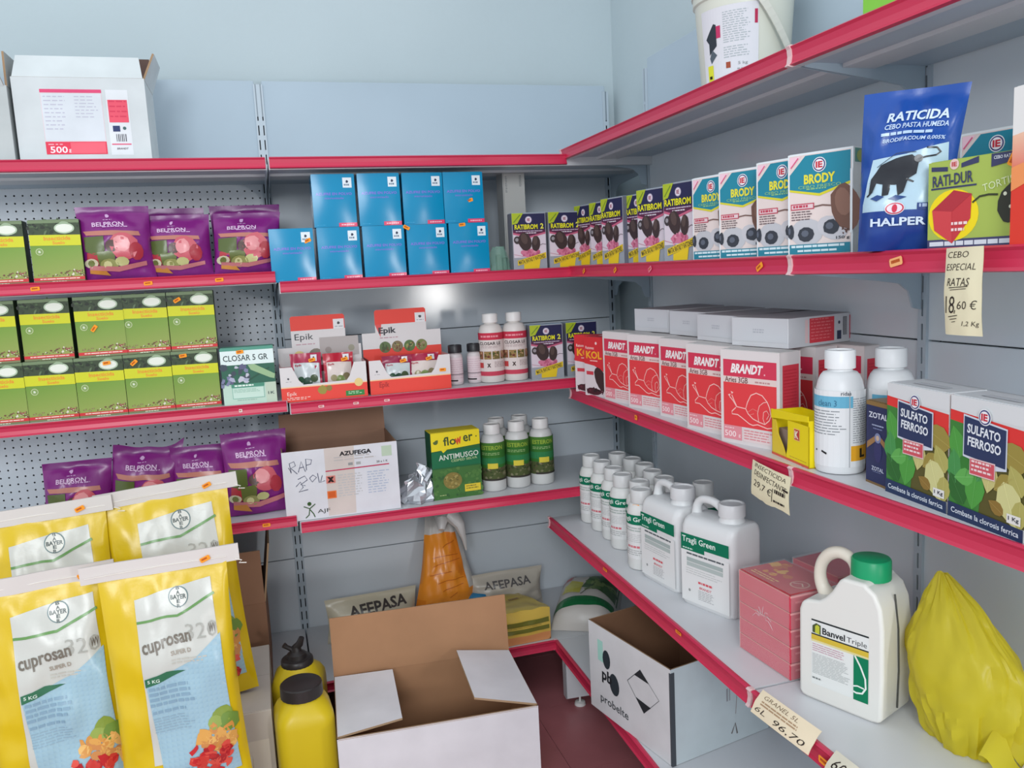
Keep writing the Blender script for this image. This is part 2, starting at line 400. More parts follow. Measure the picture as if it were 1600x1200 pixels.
# ---- insecticide cartons (grass photograph, yellow band)
IW, ID, IH = .1335, .062, .179
def make_insect():
    t = thing('insecticide_box', 'x', 'box', group='green lawn insecticide cartons')
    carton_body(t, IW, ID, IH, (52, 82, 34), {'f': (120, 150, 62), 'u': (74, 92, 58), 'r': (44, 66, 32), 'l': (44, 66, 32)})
    a = Art(IW, IH)
    a.poly([(0, .08), (1, .08), (1, .62), (0, .62)], [(142, 158, 76), (150, 160, 84), (116, 154, 56), (104, 146, 50)], 1)
    a.rect(0, .745, 1, 1, (52, 68, 42), 1).speck(.0, .75, 1, .99, 46, .05, [(34, 52, 28), (70, 92, 58), (92, 112, 80), (46, 60, 40), (28, 38, 24)], 2)
    a.rect(.0, .95, 1, 1, (112, 132, 96), 2)
    a.poly([(0, .6), (1, .585), (1, .755), (0, .77)], (206, 208, 28), 3)
    a.text('Insecticida', .54, .708, .52, .062, (232, 140, 40), 4, .02).text('Suelo', .56, .637, .24, .05, (232, 140, 40), 4, .02)
    a.circ(.7, .865, .2, (176, 196, 168), 3, 22, ry=.115).circ(.7, .865, .17, (228, 232, 220), 4, 22, ry=.088).circ(.7, .935, .09, (150, 172, 140), 3, 10, ry=.05, wob=.2)
    a.circ(.17, .5, .075, (196, 208, 160), 3, 16).circ(.17, .5, .062, (128, 156, 84), 4, 16).text('a', .17, .5, .05, .035, (225, 232, 210), 5, .03)
    a.speck(.35, .1, 1, .21, 70, .022, [(120, 84, 56), (150, 70, 66), (222, 214, 200), (92, 92, 50), (166, 120, 90), (110, 60, 50)], 3, shape=lambda x, y: y < .1+.1*min(1, (x-.3)*1.6+.2))
    a.speck(.0, .1, .4, .15, 14, .02, [(130, 120, 66), (150, 130, 100)], 2)
    a.rect(0, .035, 1, .085, (206, 44, 50), 4).greek(.12, .05, .9, .07, 1, (240, 210, 200), 5, fill=.8, rag=0).rect(0, 0, 1, .035, (120, 124, 86), 3).greek(.35, .01, .65, .025, 1, (220, 220, 200), 4, fill=.8)
    a.build('printed_front', t)
    return t
ins = make_insect(); freeze(ins)
rows = []
for i, (x, n) in enumerate([(-2.203, 'leftmost at the edge'), (-2.069, 'second from the left'), (-1.934, 'middle one'), (-1.799, 'fourth from the left'), (-1.664, 'rightmost')]):
    rows.append((x, -.420, ZL[2], f'green lawn insecticide carton, lower layer of the double row, {n}'))
for i, (x, n) in enumerate([(-2.205, 'leftmost at the edge'), (-2.062, 'second from the left'), (-1.917, 'middle one'), (-1.795, 'fourth from the left'), (-1.659, 'rightmost')]):
    rows.append((x, -.421+(i % 2)*.004, ZL[2]+IH+.0016, f'green lawn insecticide carton, upper layer of the double row, {n}'))
rows += [(-2.152, -.445, ZL[1], 'green lawn insecticide carton on the second shelf, cut by the left edge'), (-2.004, -.445, ZL[1], 'green lawn insecticide carton on the second shelf, left of the purple bags')]
fix = random.Random(3)
for k, (x, y, z, lab) in enumerate(rows):
    o = ins if k == 0 else dup(ins, lab, (0, 0, 0), 0)
    o.location = (x, y, z); o['label'] = lab; o.rotation_euler.z = rad(fix.uniform(-1.2, 1.2))
    if k in (2, 7, 3, 4, 9):
        sx, sz, r = {2: (.09, .16, .1), 3: (.03, .155, .7), 4: (.035, .165, .1), 7: (.05, .085, .9), 9: (.03, .155, .5)}[k]
        sticker(o, sx, -.003, sz, r)
# closar carton
t = frame('granule_box', 'pale green and white carton lettered CLOSAR 5 GR beside the insecticide cartons', 'box', (-1.522, -.43), ZL[2], -2)
w, d, h = .160, .062, .178
carton_body(t, w, d, h, (168, 200, 186), {'u': (96, 160, 140), 'l': (110, 150, 136)})
a = Art(w, h); a.rect(0, .0, 1, .33, (186, 212, 196), 1).rect(0, .7, 1, .95, (222, 236, 234), 1).rect(0, .95, 1, 1, (80, 150, 130), 1).text('CLOSAR 5 GR', .47, .82, .84, .105, (52, 66, 68), 2, .012)
a.rect(0, .36, 1, .7, (40, 96, 76), 1).speck(.0, .38, .5, .68, 26, .07, [(120, 124, 156), (170, 172, 196), (92, 92, 124), (60, 70, 84), (190, 192, 206)], 2).poly([(.5, .69), (.62, .7), (1, .5), (.98, .42), (.9, .44), (.55, .6)], (150, 182, 138), 3).line([(.5, .42), (.9, .62)], .03, (30, 80, 60), 2)
a.rect(.16, .3, .78, .36, (70, 140, 116), 3).greek(.22, .31, .6, .345, 1, (225, 240, 230), 4, fill=.8).rect(.17, .1, .77, .3, (120, 176, 158), 3).rect(.18, .11, .76, .29, (196, 222, 208), 4).greek(.2, .2, .72, .27, 3, (150, 190, 172), 5).rect(.8, .0, 1, .36, (188, 204, 184), 2).text('1K', .9, .17, .12, .05, (60, 80, 80), 5, .01).greek(.25, .05, .7, .08, 1, (150, 180, 165), 3)
a.build('printed_front', t); sticker(t, .06, -.002, .165, .1)

# ---- plain blue cartons
BW, BD, BH = .1335, .07, .163
def make_blue():
    t = thing('sulfur_box', 'x', 'box', group='glossy blue cartons on the second shelf')
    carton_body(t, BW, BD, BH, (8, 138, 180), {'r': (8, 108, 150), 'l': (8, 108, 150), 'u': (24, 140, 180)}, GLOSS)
    # front sheet bulges outwards a little, as the filled carton does
    g = G(); n = 10
    def yy(u, v): return -.006*(1-(2*u/BW-1)**2)*(1-.6*(2*v/BH-1)**2)-.0009
    for i in range(n):
        for j in range(6):
            q = [(BW*(i+a)/n, BH*(j+b)/6) for a, b in ((0, 0), (1, 0), (1, 1), (0, 1))]
            g.face([(u, yy(u, v), v) for u, v in q], (0, 138, 184))
    part('front_sheet', g, t, GLOSS, smooth=True)
    a = Art(BW, BH); a.text('AZUFRE EN POLVO', .5, .625, .84, .05, (128, 110, 214), 1, .02).text('micronizado', .5, .545, .44, .04, (128, 110, 214), 1, .01)
    a.rect(.72, .74, .93, .93, (226, 236, 242), 1).circ(.825, .855, .034, (52, 60, 84), 2, 10, wob=.2).greek(.75, .77, .9, .81, 1, (110, 130, 150), 2, fill=.8)
    a.rect(.57, 0, 1.0, .075, (224, 70, 110), 1).greek(.63, .02, .93, .05, 1, (246, 190, 205), 2, fill=.8).greek(.06, .03, .32, .045, 1, (60, 170, 214), 2, fill=.7)
    a.build('printed_front', t, GLOSS, lambda u, v, e: (u, yy(u, v)-e, v), cell=.02)
    return t
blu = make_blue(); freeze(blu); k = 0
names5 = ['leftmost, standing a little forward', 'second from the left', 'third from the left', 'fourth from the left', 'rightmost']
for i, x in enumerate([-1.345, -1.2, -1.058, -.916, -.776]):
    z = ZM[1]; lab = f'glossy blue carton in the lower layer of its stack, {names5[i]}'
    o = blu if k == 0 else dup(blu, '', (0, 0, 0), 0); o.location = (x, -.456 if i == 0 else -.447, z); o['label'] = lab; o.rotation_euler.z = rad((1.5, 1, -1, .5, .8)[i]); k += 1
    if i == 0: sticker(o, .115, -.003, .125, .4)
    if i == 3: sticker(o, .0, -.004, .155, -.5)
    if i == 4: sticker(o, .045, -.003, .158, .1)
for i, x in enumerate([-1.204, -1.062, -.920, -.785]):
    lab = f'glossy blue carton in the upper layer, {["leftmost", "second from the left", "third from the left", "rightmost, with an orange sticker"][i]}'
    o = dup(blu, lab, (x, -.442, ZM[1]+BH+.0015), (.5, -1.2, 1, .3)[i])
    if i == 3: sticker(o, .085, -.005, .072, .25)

# ---- rodent bait cartons
RW, RD, RH = .120, .05, .200
def make_rat(rh, two=True):
    t = thing('rodent_bait_box', 'x', 'box', group='yellow and navy rodent bait cartons')
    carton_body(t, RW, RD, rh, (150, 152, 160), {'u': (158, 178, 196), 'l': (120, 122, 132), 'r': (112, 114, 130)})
    a = Art(RW, rh); E = a
    a.rect(.0, 0, 1, 1, (152, 156, 164), 1).rect(.02, .22, .98, .72, (214, 202, 212), 2)
    a.rect(.02, .66, .98, .985, (34, 34, 74), 3).poly([(.0, 1), (.34, 1), (.16, .82), (0, .8)], (170, 186, 40), 4).line([(.05, .84), (.25, .97)], .03, (110, 140, 40), 5)
    a.poly([(.02, .7), (.98, .7), (.98, .66), (.5, .59), (.02, .66)], (90, 34, 66), 4).poly([(.02, .63), (.5, .56), (.98, .63), (.98, .66), (.5, .59), (.02, .66)], (196, 96, 126), 5).greek(.1, .668, .9, .688, 1, (190, 180, 200), 6, fill=.7, rag=0).greek(.3, .637, .7, .655, 1, (225, 220, 230), 6, fill=.8, rag=0)
    a.circ(.49, .88, .1, (160, 150, 176), 5, 18).circ(.49, .88, .085, (226, 216, 226), 6, 18).text('IE', .49, .88, .09, .05, (150, 60, 90), 7, .03)
    a.text('RATIBROM', .41 if two else .47, .757, .68 if two else .84, .088, (228, 222, 30), 7, .03)
    if two: a.text('2', .88, .765, .1, .095, (228, 222, 80), 7, .03)
    a.circ(.13, .53, .1, (62, 54, 56), 6, 12, ry=.11).circ(.12, .535, .05, (150, 144, 150), 7, 10)
    for cx, cy, rx, ry, q in ((.36, .5, .19, .26, .3), (.68, .46, .13, .22, -.05)): a.circ(cx, cy, rx, (60, 44, 44), 6, 16, ry=ry, rot=q, wob=.05).circ(cx-.02, cy+.05, rx*.5, (84, 66, 62), 7, 10, ry=ry*.6, rot=q)
    a.line([(.78, .42), (.88, .45), (.98, .44)], .012, (60, 44, 44), 6)
    a.circ(.5, .3, .28, (206, 118, 146), 5, 14, ry=.12, wob=.12).speck(.3, .24, .75, .36, 12, .05, [(190, 96, 128), (222, 150, 170), (176, 84, 110)], 6).line([(.02, .28), (.3, .24)], .012, (190, 120, 140), 4)
    a.poly([(.12, .08), (.97, .2), (.97, .3), (.12, .17)], (222, 190, 36), 7).poly([(.3, .02), (.75, .02), (.8, .18), (.3, .1)], (226, 192, 30), 6)
    V = a.text('MATA: RATAS Y RATONES', .54, .185, .8, .07, (60, 56, 40), 8, .02, rot=.22)
    a.build('printed_front', t)
    return t
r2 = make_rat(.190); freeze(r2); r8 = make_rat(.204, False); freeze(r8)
first = {id(r2): 1, id(r8): 1}
def putr(p, lab, loc, rz, grp=None):
    if first.pop(id(p), None): p.location = loc; p.rotation_euler.z = rad(rz); p['label'] = lab; o = p
    else: o = dup(p, lab, loc, rz)
    return o
putr(r2, 'yellow and navy rodent bait carton just right of the tall white carton', (-.557, -.44, ZM[1]), 0)
putr(r2, 'yellow and navy rodent bait carton, second to the right of the tall white carton', (-.43, -.447, ZM[1]), 1)
putr(r2, 'yellow and navy rodent bait carton beside the two tall white bottles', (-.499, -.40, ZM[2]), -2)
putr(r2, 'yellow and navy rodent bait carton half behind the red mouse cartons', (-.362, -.392, ZM[2]), 2)
for (x, y), rz, n in [((-.325, -.425), -80, 'first on the right-hand shelf, next to the corner'), ((-.318, -.545), -78, 'set back, second on the right-hand shelf'), ((-.336, -.685), -80, 'third on the right-hand shelf'),
                      ((-.302, -.79), -78, 'set back, fourth on the right-hand shelf'), ((-.340, -.954), -76, 'fifth on the right-hand shelf'), ((-.341, -1.118), -76, 'touching the teal cartons on the right-hand shelf')]:
    putr(r8, f'navy and yellow bait carton, {n}', (x, y, ZR[1]), rz)
# teal cartons
TW, TD, TH = .136, .06, .2
def make_teal():
    t = thing('fresh_bait_box', 'x', 'box', group='teal and cream bait cartons')
    carton_body(t, TW, TD, TH, (206, 212, 214), {'u': (214, 220, 222)})
    a = Art(TW, TH); a.rect(0, 0, 1, 1, (226, 232, 236), 1).rect(.025, .0, .975, .985, (226, 210, 206), 2)
    a.poly([(.28, .975), (.965, .975), (.965, .69), (.5, .6), (.03, .66), (.03, .8)], (26, 132, 156), 3).poly([(.03, .66), (.5, .6), (.965, .69), (.965, .665), (.5, .575), (.03, .64)], (214, 206, 50), 4)
    a.poly([(.03, .975), (.22, .975), (.03, .85)], (240, 200, 214), 4).line([(.05, .87), (.17, .96)], .02, (214, 90, 130), 5)
    ring_logo(a, .5, .875, .105, 5)
    a.text('BRODY', .5, .745, .48, .095, (226, 218, 60), 5, .04).text('CEBO FRESCO', .5, .672, .66, .028, (140, 190, 130), 5, .01).greek(.3, .64, .7, .655, 1, (140, 190, 130), 5, fill=.8)
    a.rect(.05, .455, .42, .515, (190, 60, 84), 5).rect(.065, .465, .405, .505, (226, 200, 204), 6).greek(.09, .47, .39, .5, 1, (190, 60, 84), 7, fill=.8).greek(.06, .34, .44, .44, 4, (110, 92, 96), 5)
    a.line([(.42, .475), (.55, .485), (.72, .47)], .022, (120, 92, 84), 5).circ(.9, .45, .22, (112, 78, 66), 5, 16, ry=.33, rot=.3, wob=.05).circ(.86, .5, .12, (134, 98, 84), 6, 12, ry=.2, rot=.2).rect(.965, .2, 1, .8, (226, 232, 236), 7).speck(.84, .2, .96, .26, 6, .03, [(90, 60, 52)], 6)
    a.circ(.3, .23, .26, (190, 190, 196), 4, 14, ry=.2).circ(.7, .26, .24, (196, 194, 200), 4, 14, ry=.16, rot=-.4)
    for cx, cy in ((.05, .24), (.3, .21), (.68, .27)): a.circ(cx, cy, .125 if cx > .1 else .05, (52, 56, 66), 6, 10, ry=.11, wob=.1).circ(cx-.02, cy+.01, .06 if cx > .1 else .02, (92, 98, 112), 7, 8, ry=.05)
    a.text('150 g', .86, .16, .2, .035, (60, 60, 66), 7, .02)
    a.rect(.03, .02, .97, .115, (34, 126, 148), 6).greek(.06, .075, .94, .105, 1, (210, 226, 232), 7, rag=.1, fill=.75).greek(.16, .035, .84, .06, 1, (210, 226, 232), 7, rag=.1, fill=.8)
    a.build('printed_front', t)
    b = Art(TD, TH); b.rect(.05, .02, .95, .84, (208, 212, 212), 1).rect(.1, .86, .9, .99, (90, 140, 130), 1).circ(.5, .92, .3, (150, 160, 90), 2, 10, ry=.2); b.build('printed_side', t, CARD, right_of(TW))
    return t
tl = make_teal(); freeze(tl); first[id(tl)] = 1
for (x, y), rz, lab in [((-.345, -1.280), -78, 'teal and cream bait carton, first of the row after the navy cartons'), ((-.347, -1.408), -70, 'teal and cream bait carton, second of the row after the navy cartons'),
                        ((-.349, -1.565), -74, 'teal and cream bait carton, third of the row, tucked behind the foremost one'), ((-.352, -1.681), -66, 'teal and cream bait carton, foremost and largest in view of its row'),
                        ((-.215, -1.675), -64, 'teal and cream bait carton set back left of the blue bag'), ((-.17, -1.93), -80, 'teal and cream bait carton standing sideways behind the blue bag'), ((-.19, -2.08), -60, 'teal and cream bait carton behind the lime green carton')]:
    putr(tl, lab, (x, y, ZR[1]), rz)

# ---- snail bait cartons
AW, AD, AH = .172, .068, .219
def make_aries():
    t = thing('snail_bait_box', 'x', 'box', group='red and white snail bait cartons')
    carton_body(t, AW, AD, AH, (214, 210, 208), {'u': (204, 200, 198)})
    a = Art(AW, AH); R_ = (222, 60, 66); a.rect(0, 0, 1, 1, (220, 212, 212), 1)
    a.rect(.05, .72, .95, .9, (208, 52, 82), 2).rect(.05, .655, .95, .72, (226, 204, 200), 2).rect(.05, .19, .95, .655, R_, 2)
    a.text('BRANDT', .46, .81, .56, .1, (240, 232, 232), 3, .045, .3).circ(.76, .765, .012, (240, 180, 190), 3, 8)
    a.text('Aries 3GB', .28, .688, .4, .06, (108, 62, 62), 3, .012).greek(.6, .672, .88, .69, 1, (190, 140, 140), 3, fill=.9)
    wc = (244, 190, 184)
    a.line([(.16, .5), (.22, .46), (.28, .4), (.44, .39), (.47, .46), (.53, .54), (.62, .57), (.72, .55), (.8, .49), (.84, .43), (.86, .35), (.83, .3)], .014, wc, 3)
    a.line([(.2, .52), (.24, .46), (.28, .41)], .014, wc, 3).line([(.27, .39), (.2, .345), (.2, .315), (.3, .315), (.38, .285), (.5, .235), (.56, .225), (.64, .24), (.8, .215), (.92, .235)], .014, wc, 3)
    a.line([(.44, .39), (.48, .34), (.56, .295), (.66, .27), (.76, .255), (.83, .3)], .013, wc, 3).line([(.66, .27), (.64, .36), (.67, .44), (.74, .48), (.8, .49)], .009, wc, 3).line([(.76, .255), (.73, .31), (.74, .38), (.79, .4), (.83, .36), (.79, .31)], .009, wc, 3).line([(.48, .36), (.56, .4), (.64, .38)], .006, (232, 140, 134), 3).line([(.5, .33), (.58, .35)], .006, (232, 140, 134), 3)
    a.poly([(.16, .5), (.13, .52), (.18, .53)], wc, 3).poly([(.2, .53), (.18, .56), (.23, .55)], wc, 3)
    a.rect(.05, .04, .37, .19, (222, 142, 152), 3).text('500', .17, .1, .2, .065, (246, 222, 224), 4, .015).text('g', .33, .085, .035, .035, (246, 222, 224), 4, .01).greek(.07, .15, .28, .17, 1, (240, 200, 205), 4, fill=.7).rect(.375, .03, .385, .19, (240, 226, 226), 4)
    a.rect(.39, .04, .95, .17, (226, 208, 208), 3).greek(.41, .05, .92, .165, 4, (214, 140, 146), 4)
    a.build('printed_front', t)
    b = Art(AD, AH); b.rect(0, 0, 1, 1, (220, 212, 212), 1).rect(.12, .06, .92, .87, (214, 56, 72), 2).greek(.18, .1, .85, .82, 22, (196, 40, 56), 3, fill=.3, rag=.1).rect(.96, .0, 1, 1, (240, 226, 224), 2); b.build('printed_side', t, CARD, right_of(AW))
    return t
ar = make_aries(); freeze(ar); first[id(ar)] = 1
for (x, y), rz, n in [((-.356, -.708), -80, 'first beside the red mouse cartons'), ((-.346, -.872), -77, 'second in the front row'), ((-.335, -1.058), -82, 'third in the front row, set slightly back'), ((-.354, -1.248), -80, 'fourth in the front row'),
                      ((-.363, -1.431), -74, 'foremost, its snail drawing fully visible'), ((-.232, -1.392), -78, 'right behind the foremost one, showing its side'), ((-.245, -.75), -80, 'back row under the flat cartons, nearest the corner'), ((-.235, -.94), -80, 'back row under the flat cartons, second from corner'),
                      ((-.24, -1.13), -80, 'back row under the flat cartons, third from corner'), ((-.135, -1.44), -80, 'against the back panel behind the white bottle')]:
    putr(ar, f'red and white snail bait carton, {n}', (x, y, ZR[2]), rz)
# flat-lying ones of the same product: back of carton up
def make_flat():
    t = thing('snail_bait_box', 'x', 'box', group='snail bait cartons lying flat on top of the others')
    w, d, h = .172, .25, .068
    part('carton', G().box((0, 0, 0), (w, d, h), (208, 208, 212), {'u': (176, 168, 172)}), t, CARD, bevel=.0012)
    part('closing_flap', G().box((.004, -.0012, .012), (w-.004, 0, h-.001), (204, 205, 210)), t, CARD)
    a = Art(w, h); a.greek(.4, .45, .6, .62, 2, (180, 182, 190), 1, fill=.6); a.build('printed_end', t, CARD, front_of(0, -.0012))
    b = Art(d, h); b.rect(.28, .1, .62, .93, (222, 60, 72), 1).greek(.3, .14, .6, .9, 7, (236, 120, 126), 2, fill=.3, rag=.2).rect(.22, .12, .26, .9, (232, 200, 200), 1).circ(.69, .7, .016, (60, 70, 90), 1, 8).rect(.66, .12, .72, .42, (50, 56, 84), 1).rect(.745, .25, .8, .88, (60, 62, 70), 1)
    for i in range(5): b.rect(.75+.01*i, .26, .754+.01*i, .87, (200, 200, 204), 2)
    b.rect(.835, .1, .85, .92, (206, 70, 90), 1).greek(.86, .3, .9, .8, 4, (222, 150, 160), 1); b.build('printed_side', t, CARD, right_of(w))
    c = Art(d, h); c.rect(.3, .1, .75, .9, (222, 60, 92), 1); c.build('printed_left_side', t, CARD, left_of(0, d))
    return t
fl = make_flat(); freeze(fl); first[id(fl)] = 1
ZF = ZR[2]+AH+.002
for (x, y), rz, n in [((-.282, -.792), -80, 'nearest the corner'), ((-.268, -.995), -84, 'second from the corner'), ((-.294, -1.2), -86, 'third from the corner'), ((-.304, -1.385), -76, 'nearest the camera, showing its printed side')]:
    putr(fl, f'snail bait carton lying flat on the standing ones, {n}', (x, y, ZF), rz)
# red mouse cartons
def make_kol():
    t = thing('mouse_bait_box', 'x', 'box', group='red and white mouse bait cartons in the corner')
    w, d, h = .1, .045, .195
    carton_body(t, w, d, h, (200, 196, 198), {'u': (190, 50, 60), 'l': (150, 60, 70)})
    a = Art(w, h); a.rect(0, 0, 1, 1, (214, 204, 208), 1).poly([(0, .55), (.5, .52), (1, .42), (1, 1), (0, 1)], (208, 44, 52), 2).text('KOL', .5, .7, .78, .13, (240, 170, 40), 3, .03).greek(.3, .59, .7, .61, 1, (250, 210, 200), 3, fill=.8).text('Ratones', .3, .82, .42, .05, (250, 210, 205), 3, .01)
    a.circ(.62, .9, .05, (240, 200, 200), 3, 8).rect(.1, .36, .45, .42, (200, 60, 74), 3).circ(.8, .3, .26, (56, 38, 40), 3, 14, ry=.42, rot=.5, wob=.05).circ(.45, .08, .4, (70, 30, 40), 3, 12, ry=.12, wob=.1).speck(.1, .03, .9, .14, 12, .06, [(60, 24, 34), (96, 40, 52), (40, 24, 30)], 4)
    a.build('printed_front', t); return t
kl = make_kol(); freeze(kl); first[id(kl)] = 1
putr(kl, 'red and white mouse bait carton in the corner, the one further back', (-.370, -.492, ZR[2]), -62)
putr(kl, 'red and white mouse bait carton right beside the first snail bait carton', (-.372, -.585, ZR[2]), -72)

# ---------------------------------------------------------------- bags
class Bag:
    """pillow-shaped film bag standing on its lower edge; origin at the middle of the base"""
    def __init__(s, w, h, t, seed=1, seal=.08, wr=.006, sag=0, taper=0, bot=.35, curl=0, lean=0, topx=0):
        s.__dict__.update(locals()); s.off = Vector((seed*3.7, seed*1.3, seed*2.1))
    def thick(s, u, v):
        a = max(0., 1-abs(2*u-1)**2.6)**.6
        vb = min(1., (v+.02)/s.bot)**.5 if v < s.bot else 1.
        vt = 1. if v < .5 else max(0., 1-((v-.5)/(.5-s.seal*.9))**2) if v < 1-s.seal else 0.
        return s.t/2*a*vb*vt
    def P(s, U, V, e=0, side=1):
        """U,V in metres on the bag face"""
        u, v = U/s.w, V/s.h; u = min(max(u, 0.), 1.); v = min(max(v, 0.), 1.)
        th = s.thick(u, v)
        n1 = noise.noise(Vector((u*5, v*7, 0))+s.off); n2 = noise.noise(Vector((u*13, v*9, 3))+s.off)
        th = th+(n1*s.wr+n2*s.wr*.45)*min(1, (th/(s.t*.2+1e-6))+.25); th = max(th, .0012)
        narrow = 1-s.taper*v-.10*math.sin(pi*min(max(v, 0), 1))*(.5)
        x = (u-.5)*s.w*narrow+s.topx*v*v; z = v*s.h*(1-.03*abs(2*u-1)*sin(pi*v))+s.sag*noise.noise(Vector((u*2.5, 7, 1))+s.off)*v
        y = -side*(th+e)+s.lean*v*v-s.curl*max(0, v-.8)**1.5+.008*noise.noise(Vector((u*3, v*3, 9))+s.off)
        return (x, y, z)
    def body(s, name, parent, col, nu=22, nv=28, m=FILM, colfn=None):
        g = G(); idx = {}
        for side in (1, -1):
            for j in range(nv+1):
                for i in range(nu+1):
                    if side == -1 and (i in (0, nu) or j == nv): idx[(side, i, j)] = idx[(1, i, j)]; continue
                    idx[(side, i, j)] = len(g.v); g.v.append(s.P(i/nu*s.w, j/nv*s.h, 0, side))
        for side in (1, -1):
            for j in range(nv):
                for i in range(nu):
                    q = [idx[(side, i, j)], idx[(side, i+1, j)], idx[(side, i+1, j+1)], idx[(side, i, j+1)]]
                    if side == -1: q.reverse()
                    g.f.append(tuple(q)); g.c.append(colfn((i+.5)/nu, (j+.5)/nv) if colfn else col)
        return part(name, g, parent, m, smooth=True)
    def art(s, a, name, parent, m=FILM, cell=.014, eps=.0007):
        o = a.build(name, parent, m, lambda u, v, e: s.P(u, v, e+eps), cell=cell, eps=eps)
        for p in o.data.polygons: p.use_smooth = True
        return o

PUR = (126, 32, 122)
def purple_bag(name, w, h, t, seed, lab, A, z, rz, rx=0, ry=0, **k):
    root = frame(name, lab, 'bag', A, z, rz, 'purple printed film bags', rx=rx, ry=ry)
    b = Bag(w, h, t, seed, **k); b.body('film_pouch', root, PUR, 30, 34, colfn=lambda u, v: (112, 24, 112) if v > .9 else PUR)
    a = Art(w, h); a.text('BELPRON', .42, .76, .44, .06, (222, 190, 222), 3, .02).greek(.34, .715, .72, .73, 1, (200, 160, 204), 3, fill=.9).circ(.42, .87, .03, (210, 170, 214), 3, 8, wob=.3).greek(.36, .815, .5, .825, 1, (200, 160, 204), 3, fill=.9)
    a.poly([(.06, .68), (.84, .66), (.86, .6), (.5, .6), (.1, .62)], (186, 120, 106), 2)
    a.poly([(.06, .6), (.34, .6), (.34, .4), (.2, .34), (.06, .4)], (86, 100, 50), 3).poly([(.08, .38), (.3, .36), (.26, .2), (.06, .2)], (176, 52, 62), 3).poly([(.22, .38), (.48, .4), (.46, .22), (.24, .2)], (98, 110, 56), 4)
    a.circ(.62, .45, .2, (200, 92, 104), 4, 14, ry=.2, wob=.08).circ(.58, .49, .12, (224, 146, 150), 5, 10, wob=.1).circ(.78, .38, .1, (168, 46, 60), 5, 10, ry=.14).circ(.44, .46, .09, (92, 70, 66), 4, 10)
    a.circ(.13, .23, .1, (206, 200, 170), 5, 12, ry=.07).circ(.13, .23, .05, (110, 120, 60), 6, 8).circ(.38, .2, .13, (146, 150, 90), 5, 12, ry=.09).circ(.36, .2, .06, (206, 206, 150), 6, 8).circ(.56, .24, .1, (190, 190, 130), 5, 10, ry=.07)
    a.poly([(.1, .14), (.5, .1), (.9, .18), (.9, .24), (.5, .17), (.1, .2)], (192, 116, 120), 6).poly([(.1, .09), (.38, .05), (.3, .15), (.1, .15)], (196, 130, 56), 6)
    b.art(a, 'printed_picture', root, cell=.016); return root
purple_bag('purple_bag', .20, .213, .09, 1, 'purple film bag on the second shelf, leftmost and standing tallest of the three', (-1.78, -.41), ZL[1]+.002, 4, topx=-.004)
purple_bag('purple_bag', .19, .185, .085, 2, 'purple film bag on the second shelf, middle one, half behind its left neighbour', (-1.61, -.385), ZL[1]+.002, -3)
purple_bag('purple_bag', .20, .185, .09, 3, 'purple film bag on the second shelf, rightmost, touching the blue cartons', (-1.415, -.395), ZL[1]+.002, 2, topx=.012)
purple_bag('purple_bag', .19, .215, .06, 4, 'purple film bag standing behind the middle one on the second shelf', (-1.63, -.27), ZL[1]+.002, 3)
purple_bag('purple_bag', .22, .22, .06, 5, 'purple film bag standing behind the rightmost one on the second shelf', (-1.41, -.26), ZL[1]+.002, -2)
purple_bag('purple_bag', .20, .225, .08, 6, 'purple film bag on the fourth shelf, leftmost of the lower purple bags', (-1.985, -.33), ZL[3]+.002, 0, topx=.01)
purple_bag('purple_bag', .21, .255, .085, 7, 'purple film bag on the fourth shelf, with its top corner pointing up', (-1.795, -.32), ZL[3]+.002, 2, topx=.03, sag=.03)
purple_bag('purple_bag', .185, .235, .085, 8, 'purple film bag on the fourth shelf, directly above the white sewn bag top', (-1.615, -.33), ZL[3]+.002, -2)
purple_bag('purple_bag', .205, .27, .10, 9, 'purple film bag on the fourth shelf, rightmost and fully visible beside the white carton', (-1.447, -.37), ZL[3]+.002, 3)

